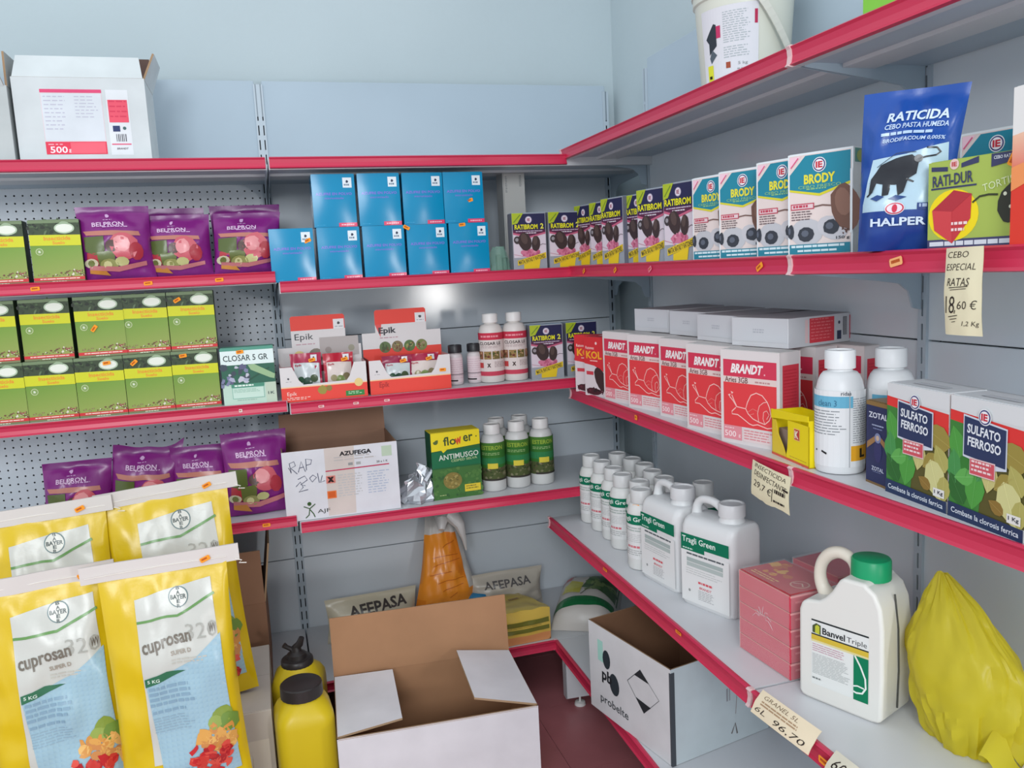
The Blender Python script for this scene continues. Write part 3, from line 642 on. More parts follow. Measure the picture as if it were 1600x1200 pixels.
# large yellow fungicide sacks
YEL = (214, 182, 16)
def yellow_sack(seed, lab, A, z, rz, w, h, strip, ry=0, lean=.05):
    root = frame('fungicide_sack', lab, 'sack', A, z, rz, 'large yellow fungicide sacks', ry=ry)
    b = Bag(w, h, .085, seed, seal=.04, wr=.009, lean=lean, bot=.2); b.body('sack_film', root, YEL, 44, 70)
    a = Art(w, h)
    a.poly([(.26, .2), (.26, .875), (.86, .915), (.93, .2)], (200, 201, 194), 2)
    gr = (98, 146, 78)
    a.line([(.26, .79), (.58, .79), (.72, .82), (.88, .855)], .02, gr, 4)
    a.circ(.6, .86, .078, (96, 122, 124), 4, 24).circ(.6, .86, .07, (220, 220, 212), 5, 24)
    a.text('BAYER', .6, .86, .125, .017, (88, 98, 96), 6, .03)
    for i, ch in enumerate('BAER'): a.text(ch, .6, (.893, .8765, .8435, .827)[i], .028, .0135, (88, 98, 96), 6, .03)
    a.text('320', .755, .722, .25, .062, (168, 168, 160), 5, -.004).text('WV', .845, .725, .055, .034, (110, 104, 94), 6, .02)
    a.text('cuprosan', .475, .688, .39, .054, (112, 104, 92), 6, .02, rot=.1).text('SUPER D', .58, .652, .16, .018, (160, 150, 136), 6, .03, rot=.1)
    a.greek(.5, .6, .78, .625, 2, (190, 188, 178), 5)
    a.poly([(.27, .565), (.5, .58), (.66, .61), (.9, .7), (.93, .1), (.34, .1), (.31, .3)], [(158, 190, 202), (154, 188, 204), (158, 192, 208), (146, 180, 198), (172, 196, 206), (174, 196, 206), (164, 192, 204)], 4)
    a.poly([(.27, .535), (.27, .57), (.45, .585), (.6, .575), (.42, .55)], (46, 110, 78), 6).text('5 KG', .34, .558, .1, .014, (210, 226, 214), 7, .02)
    a.greek(.29, .44, .66, .53, 4, (132, 164, 184), 6, fill=.55).greek(.3, .415, .6, .43, 1, (132, 164, 184), 6, fill=.8).greek(.3, .33, .62, .4, 6, (146, 174, 190), 6, fill=.4).greek(.36, .16, .6, .17, 1, (140, 170, 188), 6, fill=.8)
    a.circ(.84, .36, .085, (134, 156, 62), 6, 12, wob=.15).circ(.89, .33, .08, (112, 144, 60), 7, 12, wob=.15).circ(.78, .34, .06, (150, 170, 80), 7, 10, wob=.1)
    a.speck(.66, .2, .92, .32, 34, .05, [(222, 164, 84), (214, 148, 70), (232, 182, 104), (206, 140, 80)], 7, 8, lambda x, y: y > .2+(.92-x)*.2).speck(.58, .1, .86, .24, 40, .045, [(196, 40, 44), (210, 62, 54), (176, 32, 40), (224, 84, 70)], 8, 8, lambda x, y: y < .3-(.86-x)*.2)
    b.art(a, 'printed_panel', root, cell=.012, eps=.0006)
    # sewn paper strip over the mouth, ends loose
    g = G(); x0, x1 = strip; n = 24; H = .042
    for sd in (-1, 1):
        for i in range(n):
            q = []
            for k, v in ((i, 0), (i+1, 0), (i+1, 1), (i, 1)):
                U = x0+(x1-x0)*k/n; ins_ = min(max(U+w/2, 0), w); p = b.P(ins_, h*.985); dr = max(0, abs(U)-w/2)
                q.append((U if abs(U) > w/2*.9 else p[0], p[1]+(sd*.0012 if sd < 0 else .004)-.0035+.25*dr*dr*(-1 if U < 0 else 1)+.004*noise.noise(Vector((U*9, 0, seed))), h*(.975)-.012+v*H-.3*dr*dr*(1 if U < 0 else .3)))
            if sd > 0: q.reverse()
            g.face(q, (214, 208, 204) if sd < 0 else (200, 196, 192))
    part('sewn_paper_strip', g, root, PAPER, smooth=True)
    g = G(); p = b.P(w, h*.97); g.tube([(w/2+.02, p[1]-.004, h*.965), (w/2+.035, p[1]-.006, h*.955), (w/2+.028, p[1]-.005, h*.945), (w/2+.045, p[1]-.004, h*.94)], .0012, (236, 232, 224), 5)
    g.tube([(x0+.01, p[1]-.005, h*.97+.006), (0, b.P(w/2, h*.97)[1]-.004, h*.985), (w/2, p[1]-.004, h*.98)], .0008, (236, 232, 224), 5)
    part('sewing_thread', g, root, PAPER)
    sticker(root, x0+(x1-x0)*.78, b.P(w*.7, h)[1]-.0105, h*.985, .35, .024, .012)
    return root
# cartons carrying the sacks
def shut_carton(name, lab, A, z, rz, w, d, h, col, cat='carton', grp=None):
    t = frame(name, lab, cat, A, z, rz, grp)
    part('carton_body', G().box((0, 0, 0), (w, d, h-.002), col), t, KRAFT, bevel=.002)
    part('lid_flap', G().box((.001, .001, h-.002), (w-.001, d/2-.001, h), col), t, KRAFT); part('lid_flap', G().box((.001, d/2+.001, h-.002), (w-.001, d-.001, h), col), t, KRAFT)
    return t
t = shut_carton('cardboard_carton', 'closed pale grey carton under the rear yellow sacks, beside the yellow canisters', (-2.28, -.93), 0, 0, .825, .42, .38, (188, 180, 172))
a = Art(.825, .38); a.rect(.80, .06, .985, .78, (204, 196, 184), 1).greek(.83, .3, .96, .42, 5, (160, 152, 140), 2, fill=.35).rect(.85, .12, .98, .2, (150, 172, 60), 2); a.build('printed_label', t, PAPER)
shut_carton('cardboard_carton', 'low pale carton under the two foremost yellow sacks, at the bottom edge', (-2.2, -1.25), 0, 0, .69, .26, .29, (188, 180, 172))
yellow_sack(1, 'large yellow fungicide sack at the back left, only its upper part visible', (-1.962, -.84), .382, 3, .315, .585, (-.175, .175), ry=-2)
yellow_sack(2, 'large yellow fungicide sack at the back right, in front of the brown carton', (-1.648, -.81), .382, 2, .325, .60, (-.175, .19), ry=-3.2)
yellow_sack(3, 'large yellow fungicide sack at the front left, cut by the left edge', (-1.92, -1.06), .292, 3, .30, .565, (-.16, .16), ry=-2)
yellow_sack(4, 'large yellow fungicide sack at the front right, its label fully visible', (-1.65, -1.12), .292, 0, .29, .585, (-.18, .175), ry=-1.6)

# ---------------------------------------------------------------- open cartons
def open_carton(name, lab, A, z, rz, w, d, h, out, inn, flaps, cat='carton', sag=0, m=KRAFT, wallcols=None):
    """flaps: side -> (length, angle, taper); angle 0 lies inwards, 90 stands up, 180 lies outwards"""
    t = frame(name, lab, cat, A, z, rz); T = .004
    part('carton_floor', G().box((T, T, 0), (w-T, d-T, T), inn), t, m)
    for sd, L in (('front', w), ('back', w), ('left', d), ('right', d)):
        g = G(); n = 12; cfo = (wallcols or {}).get(sd, out)
        def top(k): return h-(sag*sin(pi*k/n)*(1 if sd in ('left', 'back') else .2))
        def P(u, y, zz):
            if sd == 'front': return (u, y, zz)
            if sd == 'back': return (w-u, d-y, zz)
            if sd == 'left': return (y, d-u, zz)
            return (w-y, u, zz)
        for k in range(n):
            a0, a1 = L*k/n, L*(k+1)/n; h0, h1 = top(k), top(k+1)
            g.face([P(a0, 0, 0), P(a1, 0, 0), P(a1, 0, h1), P(a0, 0, h0)], cfo); g.face([P(a1, T, 0), P(a0, T, 0), P(a0, T, h0), P(a1, T, h1)], inn); g.face([P(a0, 0, h0), P(a1, 0, h1), P(a1, T, h1), P(a0, T, h0)], (150, 122, 96))
        part('carton_wall', g, t, m)
        if sd in flaps:
            l, ang, tp = flaps[sd]; a = rad(ang); g = G()
            dy, dz = cos(a), sin(a)
            def Q(u, q, e): return P(u, q*dy-e*dz+T/2, h-.001+q*dz+e*dy-(sag if sd == 'left' else 0))
            e = T*.7; c = [(tp*.3, 0), (L-tp*.3, 0), (L-tp, l), (tp, l)]
            # outside face of a flap looks up when it lies inwards
            g.face([Q(u, q, e) for u, q in c], cfo); g.face([Q(u, q, -e) for u, q in reversed(c)], inn)
            for i in range(4): j = (i+1) % 4; g.face([Q(*c[i], e), Q(*c[i], -e), Q(*c[j], -e), Q(*c[j], e)], (160, 132, 104))
            part('carton_flap', g, t, m)
    return t
WH = (212, 210, 214); BR = (166, 124, 92)
c1 = open_carton('open_carton', 'large open white carton on the floor in the foreground, brown inside', (-1.297, -1.105), 0, -3.6, .535, .355, .352, WH, BR,
    {'back': (.175, 97, 0), 'left': (.17, 3, .035), 'right': (.17, 12, .03), 'front': (.17, -62, .006)})
c2 = open_carton('open_carton', 'open white carton on the bottom right shelf with a black round logo', (-.528, -.93), ZM[4]+.001, -78.5, .385, .345, .272, (206, 206, 208), (134, 98, 74), {}, sag=.0, wallcols={'right': (190, 200, 204)})
a = Art(.385, .272); a.rect(.12, .6, .19, .84, (160, 206, 194), 1).circ(.235, .66, .05, (44, 52, 58), 2, 16, ry=.075).circ(.33, .43, .062, (44, 52, 58), 2, 18, ry=.085, rot=.1).text('pb', .235, .45, .13, .17, (34, 36, 40), 3, .03, rot=-.05)
a.text('probelte', .32, .17, .36, .12, (70, 74, 78), 2, .01)
a.line([(.5, .59), (.66, .8), (.87, .6), (.69, .35), (.5, .59)], .006, (90, 92, 96), 1).poly([(.585, .705), (.66, .8), (.76, .705)], (40, 42, 46), 2).poly([(.6, .47), (.69, .35), (.775, .46)], (40, 42, 46), 2)
a.build('printed_side', c2, KRAFT)
b = Art(.345, .272); b.greek(.55, .3, .6, .6, 1, (150, 150, 156), 1).line([(.6, .1), (.64, .2), (.66, .08)], .015, (110, 104, 104), 1).line([(.62, .8), (.66, .86), (.7, .8)], .02, (120, 90, 90), 1).line([(.66, .5), (.645, .3)], .006, (150, 140, 140), 1).build('marked_side', c2, KRAFT, right_of(.385))
part('folded_corner_tape', G().box((.380, -.0012, .0), (.3862, .012, .262), (70, 74, 80)), c2, KRAFT)
c3 = open_carton('open_carton', 'open white carton lettered AZUFEGA with handwriting, brown inside', (-1.366, -.463), ZM[3]+.001, 0, .368, .26, .228, (216, 216, 222), (150, 116, 96), {'back': (.085, 84, .004)})
w, h = .368, .228; a = Art(w, h); a.rect(0, 0, 1, 1, (216, 216, 222), .4); a.poly([(.36, .02), (.6, .02), (.62, 1), (.36, 1)], (208, 196, 190), 1).text('AZUFEGA', .63, .9, .28, .065, (44, 42, 46), 3, .04)
a.rect(.86, .8, .95, .95, (184, 200, 178), 3).line([(.36, .67), (.92, .68)], .01, (190, 50, 88), 3).rect(.36, .49, .44, .6, (214, 130, 120), 3).text('x', .4, .545, .06, .08, (50, 34, 34), 4, .08).rect(.36, .27, .44, .38, (228, 122, 66), 3).rect(.37, .285, .43, .365, (210, 96, 44), 4)
a.greek(.46, .26, .7, .6, 9, (190, 188, 190), 3, fill=.35).greek(.72, .26, .92, .6, 9, (176, 186, 206), 3, fill=.35).greek(.44, .78, .84, .86, 2, (190, 184, 182), 3, fill=.4).rect(.56, .72, .6, .76, (150, 150, 150), 3).rect(.63, .72, .67, .76, (170, 170, 170), 3).text('20 x 1 K', .86, .73, .1, .03, (90, 88, 92), 3)
hw = (70, 76, 100)
for P in ([(.05, .78), (.07, .7), (.06, .84), (.1, .86), (.11, .8), (.07, .77), (.12, .68)], [(.13, .7), (.16, .85), (.19, .7)], [(.14, .76), (.18, .77)], [(.2, .72), (.2, .88), (.25, .86), (.24, .8), (.2, .79)], [(.12, .6), (.18, .64), (.2, .58), (.14, .52), (.18, .5)], [(.22, .6), (.25, .64), (.28, .6), (.24, .54), (.22, .6)], [(.29, .66), (.3, .52)], [(.33, .62), (.31, .52), (.35, .54)], [(.1, .5), (.14, .56), (.16, .48), (.12, .42), (.2, .44)]): a.line(P, .006, hw, 3)
a.line([(.15, .2), (.2, .16), (.19, .07), (.16, .03)], .009, (60, 90, 50), 3).line([(.2, .16), (.25, .22)], .009, (60, 90, 50), 3).line([(.2, .15), (.23, .08), (.24, .03)], .009, (60, 90, 50), 3).circ(.2, .23, .018, (60, 90, 50), 3, 10).text('AJF', .32, .1, .11, .07, (60, 66, 60), 3, .0)
a.build('printed_front', c3, KRAFT)
c4 = open_carton('open_carton', 'white shipping carton on the top shelf printed 500 g, its lid flap raised', (-2.006, -.42), ZL[0]+.001, .3, .349, .23, .236, (206, 212, 214), (98, 78, 72), {'front': (.075, 62, .012), 'right': (.085, 112, .03), 'back': (.11, 92, .0)})
w, h = .349, .236; a = Art(w, h); a.rect(0, 0, 1, 1, (206, 212, 214), .4); a.rect(.2, .09, .66, .86, (226, 206, 212), 1).rect(.205, .25, .655, .81, (214, 220, 226), 2).rect(.2, .82, .66, .86, (222, 84, 124), 3).greek(.22, .35, .38, .78, 9, (190, 190, 206), 3, fill=.25).greek(.45, .5, .63, .78, 7, (190, 190, 206), 3, fill=.25)
a.rect(.2, .09, .66, .24, (226, 70, 92), 3).text('500', .295, .145, .13, .08, (244, 226, 230), 4, .02).text('g', .38, .13, .025, .045, (244, 226, 230), 4, .01).greek(.22, .2, .34, .215, 1, (240, 180, 190), 4, fill=.8).rect(.385, .1, .65, .23, (236, 104, 120), 4)
a.rect(.69, .08, .86, .86, (222, 226, 230), 1).rect(.7, .47, .85, .74, (232, 92, 112), 3).greek(.71, .49, .84, .73, 4, (214, 70, 96), 4, fill=.25, rag=0).rect(.72, .36, .775, .43, (60, 70, 110), 3).circ(.81, .4, .014, (80, 110, 110), 3, 8).rect(.7, .2, .85, .215, (222, 100, 130), 3).text('BRANDT', .78, .155, .09, .022, (110, 96, 106), 3, .02, .2)
for i in range(6): a.rect(.74+.014*i, .24, .745+.014*i+.002*(i % 2), .33, (80, 80, 90), 3)
a.build('printed_front', c4, KRAFT)
t = open_carton('open_carton', 'pale carton at the left edge of the top shelf with a brown open flap', (-2.278, -.43), ZL[0]+.001, 0, .262, .24, .21, (186, 192, 192), (126, 70, 58), {'right': (.1, 88, .03), 'front': (.06, 110, .02)})
t = open_carton('open_carton', 'brown open carton behind the yellow sacks with raised flaps', (-2.0, -.455), ZL[4]+.001, 0, .545, .37, .30, (140, 104, 82), (104, 78, 64), {'front': (.17, 84, .004), 'right': (.19, 98, .02), 'left': (.17, 110, .01)})

# ---------------------------------------------------------------- bottles
def label_wrap(a, name, parent, r, z0, cx=0, cy=0, face=-90, m=PAPER):
    """wraps an art strip of width a.w round a cylinder, its middle facing `face` degrees"""
    f = rad(face)
    def fn(u, v, e): t = f+(u-a.w/2)/r; return (cx+(r+e+.0002)*cos(t), cy+(r+e+.0002)*sin(t), z0+v)
    return a.build(name, parent, m, fn, cell=max(.004, r*.22))
def bottle(name, lab, loc, rz, r, h, neck_r, neck_h, col, capcol, grp=None, cap_r=None, cap_h=None, shoulder=.2, openmouth=False):
    t = thing(name, lab, 'bottle', loc, rz, grp); H = h-neck_h; sh = h*shoulder
    pr = [(r*.82, 0), (r*.95, .002), (r, .008), (r, H-sh)]
    for k in range(1, 7):
        q = k/6; pr.append((neck_r+(r-neck_r)*cos(q*pi/2)**.8, H-sh+sh*sin(q*pi/2)**1.15*.98))
    pr += [(neck_r*.97, H), (neck_r*.97, h-.012)]
    part('bottle_body', G().lathe(pr, col, 32), t, PLAST, smooth=True)
    cr = cap_r or neck_r*1.18; ch = cap_h or neck_h*.85; g = G(); n = 40
    rings = []
    for q, zz in ((1, h-ch), (1.0, h-ch+.003), (1, h-.002), (.95, h), (.86, h), (.84, h-.003), (.1, h-.003)):
        rings.append([(cr*q*(1+(.018 if (k % 2 and .97 < q) else 0))*cos(2*pi*k/n), cr*q*(1+(.018 if (k % 2 and .97 < q) else 0))*sin(2*pi*k/n), zz) for k in range(n)])
    part('screw_cap', G().loft(rings, capcol), t, PLAST, smooth=True)
    return t
WB = (214, 214, 212)
def green_bottle():
    t = bottle('herbicide_bottle', 'x', (0, 0, 0), 0, .043, .236, .024, .038, WB, (206, 206, 206), 'white one litre bottles with a green band', cap_r=.030, cap_h=.038, shoulder=.17)
    a = Art(.17, .132); a.rect(0, 0, 1, .78, (218, 218, 218), 1).rect(0, .78, 1, 1, (10, 112, 82), 2).text('Tragli Green', .47, .89, .66, .13, (224, 236, 228), 3, .015).greek(.16, .6, .8, .72, 2, (170, 180, 176), 2, fill=.5).greek(.16, .36, .8, .56, 5, (188, 190, 190), 2, fill=.3).greek(.34, .24, .62, .3, 1, (206, 110, 120), 2, fill=.8).greek(.2, .06, .7, .2, 3, (170, 172, 172), 2, fill=.4)
    label_wrap(a, 'wrap_label', t, .043, .035); return t
gb = green_bottle(); freeze(gb); first[id(gb)] = 1
for x, y, n in [(-.332, -.512, 'front row, nearest the corner'), (-.333, -.612, 'front row, second from the corner'), (-.336, -.712, 'front row, third from the corner'), (-.346, -.806, 'front row, fourth from the corner'), (-.334, -.903, 'front row, fifth and set slightly back'), (-.371, -.990, 'front row, last, beside the jugs'),
                (-.240, -.528, 'back row, nearest the corner'), (-.228, -.623, 'back row, second from the corner'), (-.226, -.715, 'back row, third from the corner'), (-.243, -.808, 'back row, fourth from the corner'), (-.250, -.900, 'back row, fifth from the corner'), (-.262, -.998, 'back row, sixth, just behind a jug handle'), (-.175, -1.005, 'third row, standing alone behind the jugs')]:
    o = putr(gb, f'white bottle with green band, {n}', (x, y, ZR[3]), -54)
    if n.startswith('front row, last'): sticker(o, .0, -.030, .19, .1)
# white and green lawn bottles
def est_bottle():
    t = bottle('lawn_care_bottle', 'x', (0, 0, 0), 0, .0435, .236, .024, .034, (206, 206, 204), (222, 220, 218), 'white bottles with green lawn labels', cap_r=.029, cap_h=.034, shoulder=.16)
    a = Art(.2, .135); a.rect(0, 0, 1, 1, (54, 112, 46), 1).rect(0, .8, 1, 1, (74, 120, 48), 2).text('ESTERON', .5, .87, .4, .11, (150, 176, 66), 3, .02).rect(0, .42, 1, .6, (50, 124, 74), 2).greek(.3, .66, .7, .74, 2, (150, 180, 120), 3).rect(0, 0, 1, .34, (78, 88, 52), 2).speck(.1, .04, .9, .34, 50, .03, [(60, 70, 44), (110, 110, 80), (90, 84, 60), (130, 128, 100)], 3).rect(.42, .32, .6, .46, (212, 196, 70), 4).rect(.35, 0, .8, .05, (60, 56, 52), 4)
    label_wrap(a, 'wrap_label', t, .0435, .04); return t
eb = est_bottle(); freeze(eb); first[id(eb)] = 1
for x, y, rz, n in [(-.648, -.372, -20, 'front left one, next to the green carton'), (-.556, -.366, -14, 'front middle one'), (-.464, -.362, -8, 'front right one'), (-.603, -.27, -10, 'back left one'), (-.511, -.262, -10, 'back right one')]:
    putr(eb, f'white bottle with green lawn label, {n}', (x, y, ZM[3]), rz)
# white bottles with red band
def red_bottle():
    t = bottle('insecticide_bottle', 'x', (0, 0, 0), 0, .043, .238, .022, .034, (216, 210, 206), (224, 222, 220), 'white bottles with red and photo labels', cap_r=.027, cap_h=.03, shoulder=.17)
    a = Art(.19, .152); a.rect(0, 0, 1, 1, (218, 206, 202), 1).rect(0, .84, 1, 1, (196, 54, 76), 2).greek(.3, .89, .75, .94, 1, (230, 150, 160), 3, fill=.8).text('CLOSAR LE', .48, .76, .42, .07, (60, 50, 54), 3, .02).greek(.3, .64, .7, .7, 2, (180, 160, 160), 3)
    for k, c in enumerate([(142, 92, 70), (150, 124, 78), (118, 104, 62), (160, 110, 90)]): a.rect(.2+k*.16, .4, .34+k*.16, .58, c, 3).speck(.21+k*.16, .41, .33+k*.16, .57, 8, .025, [(110, 60, 50), (180, 150, 110), (80, 90, 50)], 4)
    a.rect(.24, .2, .34, .32, (190, 70, 70), 3).text('X', .45, .26, .07, .09, (60, 40, 40), 3, .06).greek(.55, .2, .8, .34, 4, (170, 150, 150), 3).rect(0, .02, 1, .12, (196, 70, 90), 2)
    label_wrap(a, 'wrap_label', t, .043, .022); return t
rb = red_bottle(); freeze(rb); first[id(rb)] = 1
putr(rb, 'tall white bottle with red band, the left one of the pair on the middle shelf', (-.628, -.353, ZM[2]), -16)
putr(rb, 'tall white bottle with red band, the right one, beside the navy carton', (-.543, -.357, ZM[2]), -10)
def small_bottle():
    t = bottle('small_bottle', 'x', (0, 0, 0), 0, .0245, .138, .019, .03, (206, 198, 200), (38, 38, 42), 'small white bottles with black caps', cap_r=.0235, cap_h=.027, shoulder=.1)
    a = Art(.15, .085); a.rect(0, 0, 1, 1, (222, 206, 210), 1).greek(.2, .1, .8, .9, 9, (206, 180, 188), 2, fill=.3).rect(0, .3, 1, .33, (120, 110, 114), 2).rect(0, .04, .5, .1, (60, 56, 60), 2)
    label_wrap(a, 'wrap_label', t, .0245, .01); return t
sb = small_bottle(); freeze(sb); first[id(sb)] = 1
putr(sb, 'small white bottle with black cap, next to the display box', (-.757, -.346, ZM[2]), 0)
putr(sb, 'small white bottle with black cap, next to the tall white bottles', (-.689, -.342, ZM[2]), 0)
# big round-shouldered bottles on the right
def tall_white(lab, loc, rz, lbl=True):
    t = bottle('large_white_bottle', lab, loc, rz, .047, .242, .024, .04, (220, 222, 224), (224, 226, 228), 'large white bottles on the right shelf', cap_r=.0285, cap_h=.036, shoulder=.25)
    a = Art(.19, .15); a.rect(0, 0, 1, 1, (222, 224, 226), 1).rect(.05, .78, .62, .93, (104, 172, 200), 2).text('ridas', .55, .97, .1, .05, (70, 80, 90), 3, .01).text('clean 3', .36, .84, .2, .08, (60, 110, 140), 3, .0)
    a.greek(.08, .4, .56, .74, 9, (130, 136, 140), 2, fill=.3).greek(.62, .3, .95, .9, 20, (160, 164, 168), 2, fill=.4, rag=.1).rect(.58, .0, .59, 1, (170, 172, 176), 2).rect(.6, .08, .9, .28, (226, 164, 40), 2).text('L', .74, .18, .08, .12, (50, 40, 20), 3, .05).circ(.22, .2, .012, (40, 40, 40), 2, 6).line([(.3, .2), (.36, .17)], .02, (40, 40, 40), 2)
    label_wrap(a, 'wrap_label', t, .047, .016); return t
tall_white('large white bottle with a pale blue and orange label beside the yellow box', (-.309, -1.786, ZR[2]), -36)
t = tall_white('large white bottle standing behind the sulphate carton, only its shoulder visible', (-.222, -1.825, ZR[2]), 20)

# ---------------------------------------------------------------- jugs
def rrect(w, d, r, z, n=6, cx=0, cy=0):
    out = []
    for sx, sy, a0 in ((1, 1, 0), (-1, 1, 90), (-1, -1, 180), (1, -1, 270)):
        for k in range(n+1):
            a = rad(a0+90*k/n); out.append((cx+sx*(w/2-r)+r*cos(a), cy+sy*(d/2-r)+r*sin(a), z))
    return out
def cap_geo(cx, cy, z0, r, h, col, n=44, recess=True):
    rings = []
    for q, zz in ((1, z0), (1.0, z0+.003), (.99, z0+h-.003), (.94, z0+h), (.84, z0+h), (.82, z0+h-(.004 if recess else -.0005)), (.05, z0+h-(.004 if recess else -.0005))):
        rings.append([(cx+r*q*(1+(.016 if (k % 2 and q > .98) else 0))*cos(2*pi*k/n), cy+r*q*(1+(.016 if (k % 2 and q > .98) else 0))*sin(2*pi*k/n), zz) for k in range(n)])
    return G().loft(rings, col)
def flat_jug(lab, loc, rz):
    """five litre square jug: w along x, neck at the right, moulded handle at the left"""
    t = thing('square_jug', lab, 'jug', loc, rz, 'large white square jugs with a green band'); w, d = .182, .125; c = (218, 219, 220)
    R_ = [rrect(w*.95, d*.93, .022, 0), rrect(w, d, .024, .006), rrect(w, d, .024, .205)]
    for q in (.25, .5, .75, 1): R_.append(rrect(w*(1-.10*q*q), d*(1-.45*q*q), .024*(1-.2*q), .205+.042*sin(q*pi/2), cx=.004*q))
    g = G().loft(R_, c); nx = .04
    g.lathe([(.036, .232), (.034, .25), (.031, .256), (.031, .268)], c, 28, nx, 0)
    part('jug_body', g, t, PLAST, smooth=True)
    part('screw_cap', cap_geo(nx, 0, .262, .0345, .034, (208, 208, 210)), t, PLAST, smooth=True)
    pts = [(nx-.028, 0, .27), (nx-.05, 0, .283), (nx-.075, 0, .288), (nx-.1, 0, .285), (nx-.115, 0, .272), (nx-.12, 0, .255), (nx-.12, 0, .236)]
    pts, rs_ = smooth_pts(pts, [.012, .0115, .011, .011, .0115, .013, .017]); part('handle', G().tube(pts, .012, c, 16, rs=rs_), t, PLAST, smooth=True)
    a = Art(w*.9, .19); a.rect(0, .82, 1, 1, (10, 112, 82), 2).rect(0, .76, .5, .82, (10, 112, 82), 2).rect(.0, 0, 1, .76, (222, 222, 222), 1).text('Tragli Green', .38, .91, .7, .115, (226, 238, 232), 3, .012).greek(.04, .78, .3, .8, 1, (200, 224, 214), 3, fill=.9)
    a.greek(.12, .68, .9, .73, 1, (90, 96, 100), 2, fill=.5, rag=0).rect(.12, .6, .88, .66, (164, 176, 174), 2).rect(.12, .53, .88, .59, (176, 186, 184), 2).greek(.1, .4, .9, .5, 3, (190, 192, 192), 2, fill=.3).greek(.36, .3, .66, .34, 1, (210, 90, 100), 2, fill=.8).text('BRANDT', .51, .25, .26, .035, (206, 80, 92), 2, .01, .2).greek(.36, .06, .7, .21, 6, (176, 176, 178), 2, fill=.4).circ(.17, .17, .025, (150, 152, 152), 2, 8)
    a.build('front_label', t, PAPER, front_of(-w*.45, -d/2, .012)); return t
flat_jug('white five-litre square jug with a green band, the further one', (-.335, -1.130, ZR[3]), -82).scale = (.97, .97, .95)
flat_jug('white five-litre square jug with a green band, the nearer one beside the red stack', (-.310, -1.328, ZR[3]), -72).scale = (.97, .97, .95)

# the big jug with a green cap: a thick outline with rounded edges
t = thing('green_capped_jug', 'large white herbicide jug with a green cap and looped handle on the lower right shelf', 'jug', (-.402, -1.782, ZR[3]), -68); t.scale = (.955, .955, .94)
c = (220, 219, 214); o = [(0.0, .012), (.006, .002), (.02, 0), (.16, 0), (.176, .003), (.182, .014), (.184, .10), (.183, .20), (.178, .245), (.166, .272), (.150, .284), (.146, .29), (.098, .29), (.090, .282), (.074, .255), (.058, .236), (.045, .226), (.02, .222), (.006, .214), (.0, .196)]
part('jug_body', G().prism(o, 0, .118, c), t, PLAST, smooth=True, bevel=.017, seg=5)
hp = [(.036, .059, .215), (.020, .059, .235), (.014, .059, .262), (.020, .059, .290), (.038, .059, .312), (.062, .059, .320), (.084, .059, .312), (.094, .059, .295), (.096, .059, .276)]
hp, rs_ = smooth_pts(hp, [.019, .014, .0125, .0125, .0135, .013, .012, .0115, .013]); part('handle', G().tube(hp, .0125, (222, 214, 200), 16, rs=rs_), t, PLAST, smooth=True)
part('screw_cap', cap_geo(.127, .059, .284, .038, .042, (12, 150, 98), recess=False), t, PLAST, smooth=True, label='ribbed green screw cap')
part('level_strip', G().tube([(.1842, .059, .02), (.186, .060, .10), (.185, .058, .19), (.178, .056, .262)], .0019, (74, 74, 70), 6), t, PLAST)
a = Art(.125, .145); a.rect(0, 0, 1, 1, (220, 222, 220), 1).rect(0, .975, 1, 1, (40, 44, 46), 2).poly([(.02, .8), (.02, .9), (.09, .95), (.17, .93), (.17, .79)], (74, 84, 52), 3).poly([(.07, .8), (.07, .9), (.11, .93), (.15, .91), (.15, .79)], (186, 190, 60), 4).text('Banvel', .4, .86, .4, .1, (36, 38, 42), 3, .02).text('Triple', .8, .845, .34, .1, (66, 70, 74), 3, -.004)
a.rect(0, .765, 1, .785, (40, 44, 46), 2).rect(0, .69, 1, .765, (206, 178, 62), 2).rect(.0, .66, 1, .69, (216, 206, 150), 2).greek(.02, .5, .68, .63, 4, (186, 130, 150), 3, fill=.3).greek(.02, .16, .7, .48, 14, (168, 172, 172), 3, fill=.35).greek(.02, .08, .2, .11, 1, (120, 124, 124), 3, fill=.8)
a.rect(.75, 0, 1, .66, (12, 118, 82), 3).line([(.77, .66), (.87, .52), (.95, .36), (.96, .22), (.9, .13), (.8, .11), (.75, .12)], .03, (222, 230, 224), 4).line([(.75, .2), (.82, .22), (.93, .21)], .025, (222, 230, 224), 4)
a.build('front_label', t, PAPER, front_of(.03, 0, .038))

